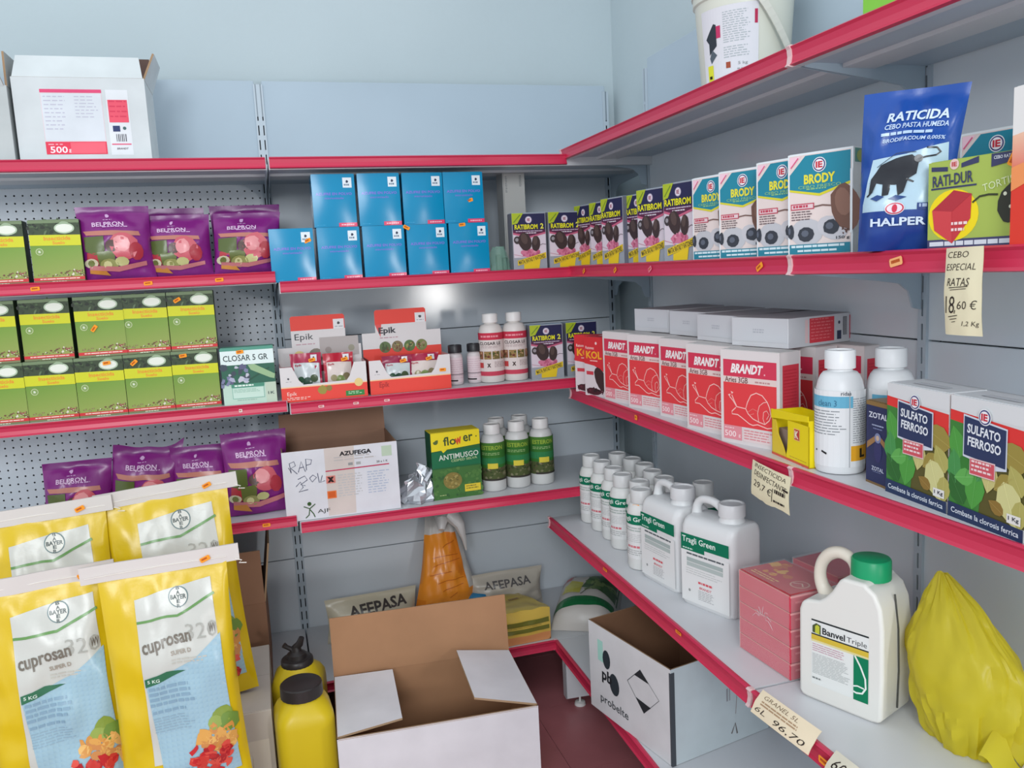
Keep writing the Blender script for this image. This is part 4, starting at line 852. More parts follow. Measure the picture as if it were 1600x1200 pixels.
# red cartons wrapped in clear film
def red_box(root, z, k, w=.176, d=.125, h=.0375):
    g = G().box((0, 0, z), (w, d, z+h-.0012), (212, 62, 84)); part('red_carton', g, root, GLOSS, bevel=.0015)
    a = Art(w, h); a.line([(.0, .97), (1, .97)], .006, (240, 170, 150), 1).rect(.0, .0, .012, 1, (240, 120, 120), 1); a.build('printed_front', root, GLOSS, front_of(0, 0, z))
    b = Art(d, h); b.rect(0, .86, 1, .98, (248, 160, 160), 1).rect(.1, .5, .6, .62, (236, 120, 130), 1); b.build('printed_side', root, GLOSS, right_of(w, 0, z))
t = thing('red_carton_stack', 'stack of five flat red cartons shrink-wrapped in clear film, left of the green-capped jug', 'carton pack', (-.398, -1.557, ZR[3]+.001), -86.5)
for k in range(5): red_box(t, k*.0375, k)
a = Art(.176, .125); a.rect(0, 0, 1, 1, (206, 66, 74), 1).speck(.04, .3, .5, .9, 16, .07, [(232, 150, 60), (240, 180, 90), (214, 110, 60)], 2, 7).circ(.78, .45, .12, (226, 170, 150), 2, 18).circ(.78, .45, .1, (200, 80, 84), 3, 18).line([(.7, .4), (.78, .5), (.86, .42)], .02, (230, 190, 170), 4).greek(.1, .1, .6, .24, 2, (240, 190, 120), 2); a.build('printed_top', t, GLOSS, top_of(.1878))
g = G()
n = 10
def wrapface(P, sgn=1):
    for i in range(n):
        for j in range(n):
            g.face([P((i+a)/n, (j+b)/n) for a, b in ((0, 0), (1, 0), (1, 1), (0, 1))], (235, 240, 242))
wr = lambda u, v, s: .0025+.002*noise.noise(Vector((u*6, v*6, s)))
wrapface(lambda u, v: (u*.176, -wr(u, v, 1), v*.19)); wrapface(lambda u, v: (.176+wr(u, v, 2), u*.125, v*.19)); wrapface(lambda u, v: (u*.176, v*.125, .19+wr(u, v, 3)*.6))
part('clear_wrap', g, t, CLEAR, smooth=True)
g = G()
for k in range(7):
    a0 = pi*(k+.3)/7; g.tube([(.088+.012*cos(a0), -.0045, .105+.006*sin(a0)), (.088+.022*cos(a0), -.0052, .104+.022*sin(a0)), (.088+.03*cos(a0)*1.2, -.004, .1+.034*sin(a0)-.012*abs(cos(a0)))], .0009, (246, 210, 216), 5)
part('film_gather', g, t, CLEAR)
t = thing('red_carton_stack', 'pack of red cartons seen through the handle of the green-capped jug', 'carton pack', (-.165, -1.43, ZR[3]+.001), -84)
for k in range(4): red_box(t, k*.0345, k, .15, .11, .0345)
part('clear_wrap', G().box((-.0015, -.0025, 0), (.1515, .1125, .14), (235, 240, 242)), t, CLEAR)

# ---------------------------------------------------------------- more on the right shelves
# sulphate cartons
def make_sulf():
    t = thing('iron_sulphate_box', 'x', 'box', group='iron sulphate cartons with leaf pictures'); w, d, h = .152, .075, .198
    carton_body(t, w, d, h, (212, 214, 216), {'r': (214, 206, 204)})
    a = Art(w, h); a.rect(0, .86, 1, 1, (216, 218, 220), 1).poly([(0, .72), (1, .62), (1, .83), (0, .885)], (220, 54, 52), 2)
    a.poly([(0, .1), (1, .1), (1, .72), (0, .76)], (88, 84, 40), 1).poly([(0, .1), (.42, .1), (.48, .5), (.3, .78), (0, .8)], (62, 128, 56), 2)
    gs = [(78, 156, 66), (52, 124, 50), (96, 172, 84), (44, 104, 46), (70, 146, 78)]; ys = [(176, 170, 96), (196, 190, 124), (154, 138, 66), (206, 204, 142), (140, 112, 52)]
    def leaf(cx, cy, s, r, c, l):
        pts = [(0, -1), (.45, -.75), (.72, -.2), (.62, .35), (.3, .8), (0, 1.15), (-.3, .8), (-.62, .35), (-.72, -.2), (-.45, -.75)]
        a.poly([(cx+(x*cos(r)-y*sin(r))*s, cy+(x*sin(r)+y*cos(r))*s*w/h) for x, y in pts], c, l)
        a.line([(cx+1.0*sin(r)*s, cy-1.0*cos(r)*s*w/h), (cx-1.1*sin(r)*s, cy+1.1*cos(r)*s*w/h)], .006, tuple(min(255, q+26) for q in c), l+1)
    for x, y, s, r, c in [(.1, .62, .16, .3, 0), (.3, .66, .13, -.5, 2), (.08, .42, .17, .1, 4), (.28, .48, .17, -.3, 1), (.12, .24, .17, .6, 3), (.36, .28, .19, 3.0, 0), (.22, .36, .13, 1.8, 2), (.44, .42, .09, 2.6, 4)]: leaf(x, y, s, r, gs[c], 3)
    for x, y, s, r, c in [(.85, .62, .2, 1.2, 2), (.66, .58, .13, .4, 4), (.56, .42, .15, 3.0, 1), (.74, .4, .13, 2.2, 2), (.9, .44, .15, .5, 0), (.82, .26, .22, 3.5, 3), (.66, .2, .1, 1.1, 4), (.95, .2, .14, 3.1, 0)]: leaf(x, y, s, r, ys[c], 5)
    a.poly([(.2, .53), (.2, .87), (.78, .82), (.78, .5), (.5, .46), (.5, .5)], (206, 214, 226), 7).poly([(.215, .545), (.215, .855), (.765, .808), (.765, .515)], (40, 54, 92), 8)
    ring_logo(a, .49, .875, .085, 9)
    a.text('SULFATO', .48, .755, .44, .075, (224, 230, 238), 10, .03, rot=-.06).text('FERROSO', .49, .655, .44, .075, (224, 230, 238), 10, .03, rot=-.06)
    a.rect(.3, .4, .64, .535, (226, 196, 198), 9).rect(.31, .41, .63, .525, (206, 84, 96), 10).greek(.33, .42, .62, .52, 3, (240, 214, 216), 11, fill=.5)
    a.poly([(0, 0), (1, 0), (1, .1), (0, .125)], (34, 52, 88), 7).text('Combate la clorosis ferrica', .5, .06, .9, .045, (220, 228, 238), 8, .01, rot=-.02).rect(.8, .12, .97, .19, (226, 226, 222), 8).text('1 Kg', .885, .155, .13, .04, (40, 44, 60), 9, .02)
    a.build('printed_front', t); b = Art(w, d); b.rect(.25, .3, .75, .5, (196, 198, 202), 1).line([(.25, .3), (.75, .3), (.75, .5), (.25, .5), (.25, .3)], .006, (120, 122, 128), 2).rect(0, .92, 1, .96, (186, 188, 192), 1); b.build('printed_top', t, CARD, top_of(h+.0013))
    return t
su = make_sulf(); freeze(su); first[id(su)] = 1
putr(su, 'iron sulphate carton with leaf picture, the left one beside the dark blue carton', (-.336, -1.948, ZR[2]), -94.5)
putr(su, 'iron sulphate carton with leaf picture, the right one at the picture edge', (-.349, -2.104, ZR[2]), -95)
# dark blue carton
t = frame('disinfectant_box', 'narrow dark blue carton lettered ZOTAL with a tan edge', 'box', (-.322, -1.878), ZR[2], -97); w, d, h = .074, .07, .156
carton_body(t, w, d, h, (36, 44, 84), {'l': (92, 76, 56), 'u': (126, 100, 60)})
a = Art(w, h); a.rect(0, 0, 1, 1, (34, 42, 84), 1).rect(0, .95, 1, 1, (136, 106, 58), 2).rect(0, 0, 1, .03, (120, 92, 56), 2).text('ZOTAL', .5, .84, .78, .07, (206, 210, 224), 3, .03).greek(.25, .71, .75, .73, 1, (160, 170, 200), 3, fill=.8).greek(.3, .66, .7, .69, 1, (120, 130, 170), 3).poly([(.05, .42), (.4, .53), (.5, .56), (.6, .53), (.95, .42), (.95, .5), (.6, .6), (.4, .6), (.05, .5)], (150, 112, 70), 3).circ(.5, .575, .13, (120, 130, 170), 4, 12).circ(.5, .575, .07, (196, 170, 150), 5, 10).circ(.5, .42, .16, (44, 46, 96), 2, 12, ry=.3).text('ZOTAL', .5, .2, .5, .05, (190, 196, 216), 3, .02).greek(.3, .15, .7, .165, 1, (120, 130, 170), 3)
a.build('printed_front', t); part('black_closure', G().box((.03, .02, h), (.075, .05, h+.022), (34, 34, 42)), t, PLAST, bevel=.003)
# yellow display box with cut-out mouth
t = frame('yellow_display_box', 'small bright yellow open display box in front of the snail bait cartons', 'box', (-.3385, -1.60), ZR[2], -97); w, d, h = .155, .07, .098
YB = (238, 216, 16); ym = mat('yellow_card', None, .4, .4)
part('back_wall', G().box((0, d-.002, 0), (w, d, h*1.0), YB), t, ym); part('base', G().box((0, 0, 0), (w, d, .002), (214, 90, 60)), t, ym); part('right_wall', G().box((w-.002, 0, 0), (w, d, h), YB), t, ym)
pts = [(0, 0), (w*.48, 0), (w*.40, h*.1), (w*.33, h*.3), (w*.3, h*.6), (w*.3, h*.8), (.0, h*.82)]
part('left_wall', G().prism([(0, 0), (d, 0), (d, h), (0, h)], 0, .002, YB, 'x'), t, ym)
pts = [(w*.42, 0), (w, 0), (w, h*.88), (w*.45, h*.88), (w*.45, h*.5), (w*.435, h*.25), (w*.4, h*.1)]
part('front_panel', G().prism(pts, 0, .002, YB), t, ym)
part('front_panel', G().prism([(0, 0), (w*.42, 0), (w*.38, h*.1), (w*.3, h*.28), (w*.17, h*.5), (w*.1, h*.8), (0, h*.8)], 0, .002, (224, 196, 50)), t, ym)
part('top_flap', G().prism([(0, h*.82), (w, h*.98), (w, h*1.1), (0, h*1.02)], -.002, .0, YB), t, ym)
part('inner_tray', G().box((.01, .012, .002), (w-.01, d-.008, h*.6), (146, 126, 116)), t, KRAFT)
a = Art(w, h); a.rect(.62, .5, .78, .76, (240, 200, 120), 1).rect(.635, .52, .765, .74, (196, 60, 50), 2).text('K', .7, .63, .1, .17, (240, 226, 200), 3, .05).rect(0, 0, 1, .05, (216, 90, 60), 1).greek(.5, .09, .95, .12, 1, (190, 160, 40), 1); a.build('printed_front', t, ym, lambda u, v, e: (u, -.0003-e, v))
# lime carton
t = frame('lime_bait_box', 'lime green bait carton with a red block picture, above the handwritten note', 'box', (-.362, -2.062), ZR[1]+.001, -84); w, d, h = .147, .06, .134
carton_body(t, w, d, h, (150, 168, 72), {'u': (160, 180, 80)}); LG = (164, 184, 84); nv = (56, 60, 96)
a = Art(w, h); a.rect(0, 0, 1, 1, LG, 1).rect(0, 0, 1, .11, (66, 66, 104), 2).greek(.03, .03, .97, .085, 1, (214, 218, 228), 3, fill=.9, rag=0)
a.circ(.31, .38, .3, (240, 216, 20), 2, 26, ry=.265).poly([(.06, .45), (.32, .66), (.53, .6), (.52, .33), (.31, .06), (.09, .22)], (196, 56, 64), 4).poly([(.06, .45), (.32, .66), (.53, .6), (.3, .42)], (176, 46, 58), 5).poly([(.06, .45), (.3, .42), (.31, .06), (.09, .22)], (206, 66, 72), 5)
a.text('RATI-DUR', .3, .785, .48, .13, nv, 5, .02, rot=.03).poly([(.04, .9), (.24, .88), (.24, .93), (.04, .95)], nv, 3).poly([(.4, .9), (.6, .93), (.6, 1.0), (.4, .95)], nv, 3).rect(.04, .685, .58, .705, nv, 3).circ(.32, .95, .055, (226, 196, 190), 4, 14).text('IE', .32, .95, .06, .05, (190, 50, 60), 5, .03)
a.greek(.3, .16, .5, .3, 2, (240, 214, 214), 6).text('TORTIS', .82, .68, .34, .08, (214, 226, 180), 5, .0, rot=.2).line([(.54, .5), (.62, .56), (.72, .57), (.82, .56)], .02, (54, 60, 34), 4)
a.circ(.95, .46, .12, (44, 46, 36), 5, 14, ry=.2, rot=-.2, wob=.08).circ(.9, .56, .02, (220, 224, 200), 6, 8).circ(.96, .42, .018, (210, 214, 190), 6, 8)
a.poly([(.74, .86), (1, .9), (1, 1), (.74, 1)], nv, 4).text('CEBO RATAS', .88, .955, .22, .035, (220, 226, 236), 6, .01)
a.build('printed_front', t); sticker(t, .145, -.002, .125, 1.1, .026, .011)
# orange/white carton at the edge
t = frame('orange_carton', 'tall orange and white carton at the extreme right edge of the eye-level shelf', 'box', (-.372, -2.224), ZR[1]+.001, -93); w, d, h = .14, .07, .215
carton_body(t, w, d, h, (226, 226, 224)); a = Art(w, h); a.poly([(0, 0), (1, 0), (1, .4), (0, .4)], (222, 60, 44), 1).poly([(0, .4), (1, .4), (1, .8), (0, .7)], [(222, 60, 44), (222, 60, 44), (240, 220, 210), (238, 190, 160)], 1).poly([(0, .7), (1, .8), (1, 1), (0, 1)], (230, 228, 226), 1).poly([(0, .35), (.6, .5), (1, .46), (1, .54), (.5, .58), (0, .5)], (240, 150, 90), 2); a.build('printed_front', t)
# blue film bag
t = frame('blue_bait_bag', 'tall blue film bag with a black rat silhouette, leaning on the eye-level shelf', 'bag', (-.352, -1.996), ZR[1]+.002, -47, ry=1)
w, h = .138, .262; b = Bag(w, h, .07, 21, seal=.05, wr=.007, taper=-.16, topx=.012, lean=.02, bot=.25)
b.body('film_pouch', t, (24, 74, 158), 34, 44)
a = Art(w, h); a.text('RATICIDA', .56, .83, .6, .06, (206, 222, 240), 3, .03, .15).text('CEBO PASTA HUMEDA', .56, .77, .62, .032, (190, 210, 236), 3, .02, .15).greek(.22, .715, .88, .735, 1, (180, 204, 234), 3, fill=.9).text('BRODIFACOUM 0,005%', .55, .685, .62, .028, (190, 210, 236), 3, .02, .15)
a.poly([(.05, .24), (.05, .3), (.1, .45), (.15, .58), (.5, .59), (.9, .66), (.93, .5), (.86, .24)], (178, 206, 222), 2).poly([(.05, .24), (.86, .24), (.84, .3), (.1, .3)], (178, 206, 222), 2)
bk = (26, 30, 40); a.poly([(.12, .37), (.14, .46), (.24, .54), (.4, .57), (.56, .585), (.64, .55), (.62, .47), (.54, .44), (.5, .36), (.44, .34), (.42, .41), (.36, .41), (.34, .35), (.27, .345), (.27, .42), (.2, .43), (.16, .37)], bk, 4).circ(.63, .56, .045, bk, 4, 10).line([(.2, .53), (.4, .6), (.6, .6)], .008, (50, 60, 74), 5)
a.line([(.6, .55), (.7, .57), (.8, .58), (.84, .6), (.8, .625), (.7, .625)], .018, bk, 4).line([(.52, .44), (.6, .42)], .02, bk, 4).line([(.16, .38), (.1, .35)], .02, bk, 4)
a.poly([(.14, .335), (.22, .355), (.3, .34), (.22, .315)], (30, 66, 128), 4).poly([(.34, .325), (.42, .345), (.54, .33), (.43, .31)], (30, 66, 128), 4)
a.circ(.42, .262, .11, (224, 218, 226), 5, 20, ry=.075).circ(.42, .262, .1, (200, 40, 70), 6, 20, ry=.066).circ(.42, .262, .085, (226, 210, 220), 7, 20, ry=.054).circ(.42, .262, .03, (200, 40, 70), 8, 10, ry=.05)
a.poly([(.0, .0), (1, 0), (.97, .25), (.05, .25)], (22, 62, 140), 3).text('HALPER', .46, .18, .6, .05, (206, 222, 240), 9, .03).rect(.66, .25, .88, .29, (30, 60, 130), 5).greek(.68, .26, .86, .285, 1, (170, 190, 224), 6, fill=.8)
b.art(a, 'printed_picture', t, cell=.011)
# bucket on the top right shelf
bx, by = -.197, -1.285
t = thing('white_bucket', 'white plastic bucket with a printed label and wide handle, on the top right shelf', 'bucket', (bx, by, ZR[0]+.001), 0); c = (212, 212, 200)
part('bucket_body', G().lathe([(.098, 0), (.102, .004), (.116, .20), (.117, .215), (.122, .218), (.122, .24)], c, 48), t, PLAST, smooth=True)
part('lid', G().lathe([(.125, .238), (.126, .25), (.122, .254), (.112, .254), (.11, .25)], (216, 216, 208), 48), t, PLAST, smooth=True)
a = Art(.22, .17)
a.rect(0, 0, .64, 1, (214, 212, 218), 1).greek(.28, .5, .56, .92, 14, (168, 176, 180), 2, fill=.35).greek(.28, .3, .56, .46, 5, (168, 176, 180), 2, fill=.35).poly([(.06, .62), (.17, .8), (.2, .78), (.2, .5), (.1, .4), (.1, .55)], (52, 58, 66), 2).rect(.2, .6, .25, .76, (190, 56, 100), 2).rect(.6, .72, .63, .9, (176, 50, 84), 2).poly([(.1, .36), (.14, .46), (.2, .38), (.12, .28)], (84, 94, 104), 2).rect(.06, .02, .14, .26, (214, 212, 60), 2).rect(.08, .08, .12, .12, (40, 40, 20), 3)
a.rect(.3, .18, .35, .26, (160, 80, 60), 2).text('5 kg', .48, .22, .1, .05, (150, 154, 156), 2, .01).greek(.42, .06, .52, .16, 4, (140, 144, 148), 2)
def bf(u, v, e):
    r = .1025+(v+.03)*.07+e; th = rad(-122)+(u-.11)/.108; return (r*cos(th), r*sin(th), .022+v)
a.build('wrap_label', t, PAPER, bf, cell=.008, eps=.0004)
g = G(); n = 22; pts = []
for k in range(n+1):
    q = k/n; an = rad(-120)+q*rad(100); rr = .128
    pts.append((rr*cos(an), rr*sin(an), .232-.232*sin(q*pi*.52)**1.3+.03*0))
for k in range(n):
    p, q = pts[k], pts[k+1]; s2 = .0085
    up = Vector((0, 0, 1)); tn = (Vector(q)-Vector(p)).normalized(); side = Vector((p[0], p[1], 0)).normalized().cross(tn).normalized()
    A0, A1, B1, B0 = Vector(p)+side*s2, Vector(p)-side*s2, Vector(q)-side*s2, Vector(q)+side*s2
    g.face([A0, A1, B1, B0], (206, 204, 194)); o_ = Vector((p[0], p[1], 0)).normalized()*.003
    g.face([B0+o_, B1+o_, A1+o_, A0+o_], (206, 204, 194)); g.face([A0, B0, B0+o_, A0+o_], (206, 204, 194)); g.face([A1+o_, B1+o_, B1, A1], (206, 204, 194))
part('handle', g, t, PLAST, smooth=False)
t = frame('green_carton', 'bright green carton on the top right shelf, cut by the upper edge', 'box', (-.315, -1.85), ZR[0]+.001, -88); carton_body(t, .11, .09, .16, (126, 190, 70), {'f': (130, 196, 66)})
Art(.11, .16).rect(.1, .3, .9, .8, (160, 214, 100), 1).greek(.15, .35, .8, .7, 4, (90, 150, 50), 2).build('printed_front', t)

# ---------------------------------------------------------------- more on the middle shelves
def display(lab, A, rz, tall, wide, kind):
    t = frame('sachet_display_box', lab, 'display box', A, ZM[2]+.001, rz, 'red and white sachet display boxes'); w, d, fh = .272, .12, .115; RD_ = (226, 66, 54); W_ = (216, 212, 212)
    part('base', G().box((0, 0, 0), (w, d, .002), W_), t, CARD)
    y0 = -.0
    pf_ = [(0, 0), (w, 0), (w, fh), (w*.86, fh*1.0), (w*.80, fh*.62), (w*.76, fh*.5), (w*.26, fh*.47), (w*.21, fh*.6), (w*.14, fh*.98), (0, fh*.98)]
    part('front_panel', G().prism(pf_, 0, .0018, W_), t, CARD)
    part('side_panel', G().box((0, .0018, 0), (.0018, d, fh), (150, 60, 60) if kind else (190, 120, 120)), t, CARD); part('side_panel', G().box((w-.0018, .0018, 0), (w, d, fh), (196, 150, 150)), t, CARD)
    pb_ = [(0, 0), (w, 0), (w, wide), (w*.82, wide), (w*.82, tall-.006), (w*.80, tall), (w*.19, tall), (w*.17, tall-.006), (w*.17, wide), (0, wide)]
    bk_ = part('back_card', G().prism(pb_, d-.0018, d, W_), t, CARD)
    a = Art(w, tall); q = wide/tall
    a.poly([(.17, .82), (.82, .82), (.82, .98), (.80, 1), (.19, 1), (.17, .98)], RD_, 1).rect(.68, .82, .81, .94, (224, 224, 226), 3).circ(.745, .89, .018, (60, 60, 66), 4, 8, wob=.2).greek(.7, .835, .8, .85, 1, (120, 120, 126), 4)
    a.text('Epik', .32, .73, .22, .1, (56, 58, 64), 3, .0 if not kind else .03).greek(.22, .64, .5, .655, 1, (190, 150, 160), 3, fill=.8)
    if kind:
        a.rect(0, .3, 1, q*.72, RD_, 1).poly([(.17, .82), (.25, .82), (.23, .66)], (220, 80, 80), 2)
        for k, c_ in enumerate([(92, 112, 70), (126, 108, 76), (86, 112, 60), (118, 126, 70)]): a.circ(.28+k*.155, .53, .072, c_, 3, 18).speck(.24+k*.155, .49, .32+k*.155, .57, 10, .02, [(150, 150, 90), (70, 84, 50), (110, 70, 40), (150, 130, 100)], 4)
    else:
        a.rect(0, .3, 1, q*.62, (180, 40, 70), 1).circ(.25, .5, .07, (224, 204, 140), 2, 14).circ(.45, .5, .09, (130, 124, 112), 2, 14).rect(.5, .48, .97, .72, (176, 168, 166), 4).circ(.6, .56, .04, (150, 140, 136), 5, 10).circ(.88, .57, .04, (150, 146, 128), 5, 10)
    a.build('printed_back_card', t, CARD, front_of(0, d-.0018))
    b = Art(w, fh); b.rect(0, 0, 1, .43, RD_, 1).rect(0, .4, 1, .43, (240, 196, 150), 1)
    if kind: b.text('Epik', .17, .25, .12, .2, (170, 40, 40), 2, .02)
    else: b.text('Epik', .12, .22, .11, .13, (240, 214, 206), 2, .0).greek(.06, .04, .34, .13, 2, (240, 200, 190), 2).rect(.74, .05, .96, .2, (40, 130, 60), 2).greek(.77, .08, .93, .17, 2, (180, 220, 180), 3).circ(.9, .42, .05, (224, 200, 130), 2, 14).circ(.47, .28, .055, (150, 140, 60), 2, 12, wob=.1).circ(.55, .32, .035, (136, 120, 60), 2, 10)
    b.circ(.09, .66, .012, (70, 70, 76), 2, 8).greek(.06, .56, .13, .58, 1, (130, 130, 136), 2); b.build('printed_front', t)
    if kind: sticker(t, w*.9, -.001, fh*.56, 0)
    # sachets standing inside
    for k, (x, zz, ww, hh, c_, wh) in enumerate([(.085, .022, .1, .125, (170, 34, 72), 0), (.19, .02, .1, .12, (186, 40, 60), 1)] if not kind else [(.1, .012, .1, .105, (150, 34, 72), 0), (.19, .012, .115, .105, (170, 40, 72), 1)]):
        s_ = frame('sachet', f'film sachet with leaf pictures in the {"right" if kind else "left"} display box, {("left", "right")[k]} one', 'sachet', (A[0]+x, A[1]+.045+.01*k), ZM[2]+.003+zz*.05, rz+(-3, 2)[k], 'film sachets in the display boxes', rx=-6)
        sb_ = Bag(ww, hh+zz, .02, 40+k+(10 if kind else 0), seal=.1, wr=.004); sb_.body('film_pouch', s_, c_, 14, 14, GLOSS)
        a = Art(ww, hh+zz); a.poly([(.08, .1), (.92, .1), (.94, .78), (.1, .8)], (196, 204, 206) if not wh else (220, 206, 200), 2).text('Epik', .25, .74, .22, .06, (180, 50, 70), 4, .02)
        for q_, (cx, cy, r_) in enumerate(((.3, .42, .11), (.52, .36, .16), (.74, .44, .13))): a.circ(cx, cy, r_, [(58, 92, 70), (50, 80, 66), (74, 92, 66)][q_] if not wh else [(150, 140, 100), (130, 150, 90), (140, 128, 96)][q_], 4, 12)
        a.rect(.66, .82, .86, .96, (222, 222, 226), 4).circ(.76, .9, .03, (60, 60, 70), 5, 8); sb_.art(a, 'printed_picture', s_, GLOSS, cell=.015, eps=.0008); sticker(s_, .02, -.012, (hh+zz)*.84, .2)
display('red and white sachet display box, the left one, its lid card half folded down', (-1.348, -.432), -1, .268, .165, 0)
display('red and white sachet display box, the right one, with four round leaf pictures', (-1.066, -.432), 1, .272, .195, 1)
# tall narrow white carton between shelf boards
t = frame('tall_white_carton', 'tall narrow off-white carton standing between blue cartons and rodent bait', 'box', (-.535, -.28), ZM[1]+.001, 2); w, d, h = .083, .07, .338
carton_body(t, w, d, h, (198, 198, 194), {'l': (170, 172, 172)}); a = Art(w, h); a.rect(.02, 0, .06, 1, (170, 170, 168), 1).greek(.12, .8, .2, .97, 10, (120, 124, 128), 1, fill=.5, rag=0).greek(.75, .86, .85, .98, 8, (120, 124, 128), 1, fill=.5, rag=0).poly([(.45, .34), (.6, .32), (.55, .38)], (206, 196, 90), 1); a.build('printed_front', t)
# clear blister
t = frame('clear_blister_pack', 'small clear greenish blister pack lying at the shelf edge beside the blue cartons', 'blister pack', (-.632, -.43), ZM[1]+.001, 6); gm = mat('green_clear', (150, 196, 176), .1, .7, trans=.62)
g = G(); n = 12; rings = []
for j, (s_, z_) in enumerate(((1, 0), (1, .006), (.86, .03), (.7, .062), (.55, .08))):
    rings.append([(.04+.04*s_*cos(2*pi*k/n)*(1+.12*sin(3*k+j)), .03+.026*s_*sin(2*pi*k/n), z_+.004*sin(2*k+j)) for k in range(n)])
g.loft(rings, (150, 190, 170)); part('plastic_dome', g, t, gm); part('contents', G().box((.03, .02, .001), (.048, .04, .055), (84, 104, 94)).box((.052, .018, .001), (.068, .038, .045), (70, 88, 80)), t, PLAST, bevel=.004)
# antimoss carton
t = frame('moss_killer_box', 'green and yellow lawn moss killer carton beside the green-labelled bottles', 'box', (-.878, -.428), ZM[3], 2); w, d, h = .172, .085, .232
carton_body(t, w, d, h, (30, 104, 60), {'u': (226, 206, 40), 'l': (24, 84, 52), 'r': (24, 84, 52)}); a = Art(w, h)
a.rect(0, 0, 1, .78, (36, 100, 52), 1).rect(0, 0, 1, .46, (62, 110, 50), 2).speck(0, .02, 1, .46, 60, .05, [(56, 100, 44), (74, 120, 56), (50, 92, 46), (82, 124, 60)], 3).rect(0, .48, 1, .72, (14, 106, 66), 4).poly([(0, .73), (1, .78), (1, 1), (0, 1)], (236, 214, 30), 5).poly([(.2, .74), (.24, .7), (.32, .745)], (236, 214, 30), 5)
a.text('flo', .38, .87, .26, .13, (60, 80, 36), 6, .02, rot=.04).text('w', .57, .86, .14, .1, (214, 70, 40), 6, .04, .3, rot=.3).text('er', .76, .885, .2, .1, (60, 80, 36), 6, .02, rot=.04).circ(.1, .87, .045, (84, 104, 40), 6, 8, wob=.4).circ(.93, .9, .014, (60, 80, 36), 6, 8)
a.text('ANTIMUSGO', .55, .64, .82, .08, (220, 228, 214), 6, .01, rot=.04).text('CESPED SELVA', .66, .575, .54, .036, (170, 196, 140), 6, .02, rot=.04).circ(.4, .27, .19, (130, 116, 56), 5, 22, ry=.17).speck(.25, .18, .55, .36, 30, .03, [(150, 130, 66), (104, 96, 46), (160, 146, 84)], 6).rect(.64, .08, .97, .19, (222, 196, 52), 6).greek(.67, .1, .94, .17, 2, (120, 110, 40), 7).greek(.12, .05, .26, .07, 1, (190, 200, 140), 6)
a.build('printed_front', t)
# crumpled silvery bag
t = frame('silver_bag', 'small crumpled silver film bag lying between the white carton and the green carton', 'bag', (-.925, -.40), ZM[3]+.001, 10); g = G(); N_ = 18
sm = mat('silver_film', (196, 200, 206), .22, .7, metal=.65, bump=.4, bscale=60); V_ = {}
for j in range(9):
    for k in range(N_):
        a_ = 2*pi*k/N_; el = j/8*pi/2; r_ = .058*cos(el)+.004; nn = noise.noise(Vector((cos(a_)*2.3, sin(a_)*2.3, j*.5)))*.028
        V_[(j, k)] = len(g.v); g.v.append(((r_+nn)*cos(a_)*1.05, (r_+nn)*sin(a_)*.7, max(.0, (.10+.05*noise.noise(Vector((cos(a_)*1.5, sin(a_)*1.5, 4))))*sin(el)**1.3)))
for j in range(8):
    for k in range(N_): g.f.append((V_[(j, k)], V_[(j, (k+1) % N_)], V_[(j+1, (k+1) % N_)], V_[(j+1, k)])); g.c.append((190, 195, 200))
part('film', g, t, sm); g = G().tube([(.02, -.02, .07), (.045, -.02, .10), (.06, -.015, .135)], .004, (180, 184, 190), 6, rs=[.012, .006, .003]); part('twisted_end', g, t, sm)

# ---------------------------------------------------------------- bottom shelf and floor
def soft_bag(name, lab, A, z, rz, w, h, tk, seed, col, artfn=None, cat='bag', lie=None, bot=.35, **k):
    t = frame(name, lab, cat, A, z, rz); t.rotation_euler = (rad(lie or 0), 0, rad(rz)); b = Bag(w, h, tk, seed, bot=bot, **k); b.body('bag_film', t, col, 26, 30)
    if artfn: a = Art(w, h); artfn(a); b.art(a, 'printed_picture', t, cell=.015, eps=.0008)
    return t
def afepa(a): a.text('AFEPASA', .5, .84, .72, .11, (60, 58, 60), 2, .03, rot=.05)
soft_bag('cream_feed_bag', 'cream paper bag lettered in black, standing behind the large open carton', (-1.09, -.17), ZM[4]+.001, 3, .34, .165, .11, 31, (196, 188, 166), lambda a: a.text('AFEPASA', .56, .76, .66, .2, (70, 64, 62), 2, .03, rot=.04))
soft_bag('cream_feed_bag', 'pale bag with faint black letters lying behind the yellow bag', (-.56, -.13), ZM[4]+.001, 0, .30, .155, .10, 32, (188, 180, 168), lambda a: a.text('AFEPASA', .5, .74, .66, .17, (96, 92, 92), 2, .02))
def yel(a): a.poly([(.0, .1), (1, .1), (1, .2), (0, .2)], (110, 112, 40), 2).poly([(.0, .24), (1, .24), (1, .34), (0, .34)], (110, 112, 40), 2).greek(.1, .21, .9, .235, 1, (150, 150, 60), 3).rect(.55, .82, .8, .87, (150, 100, 50), 2)
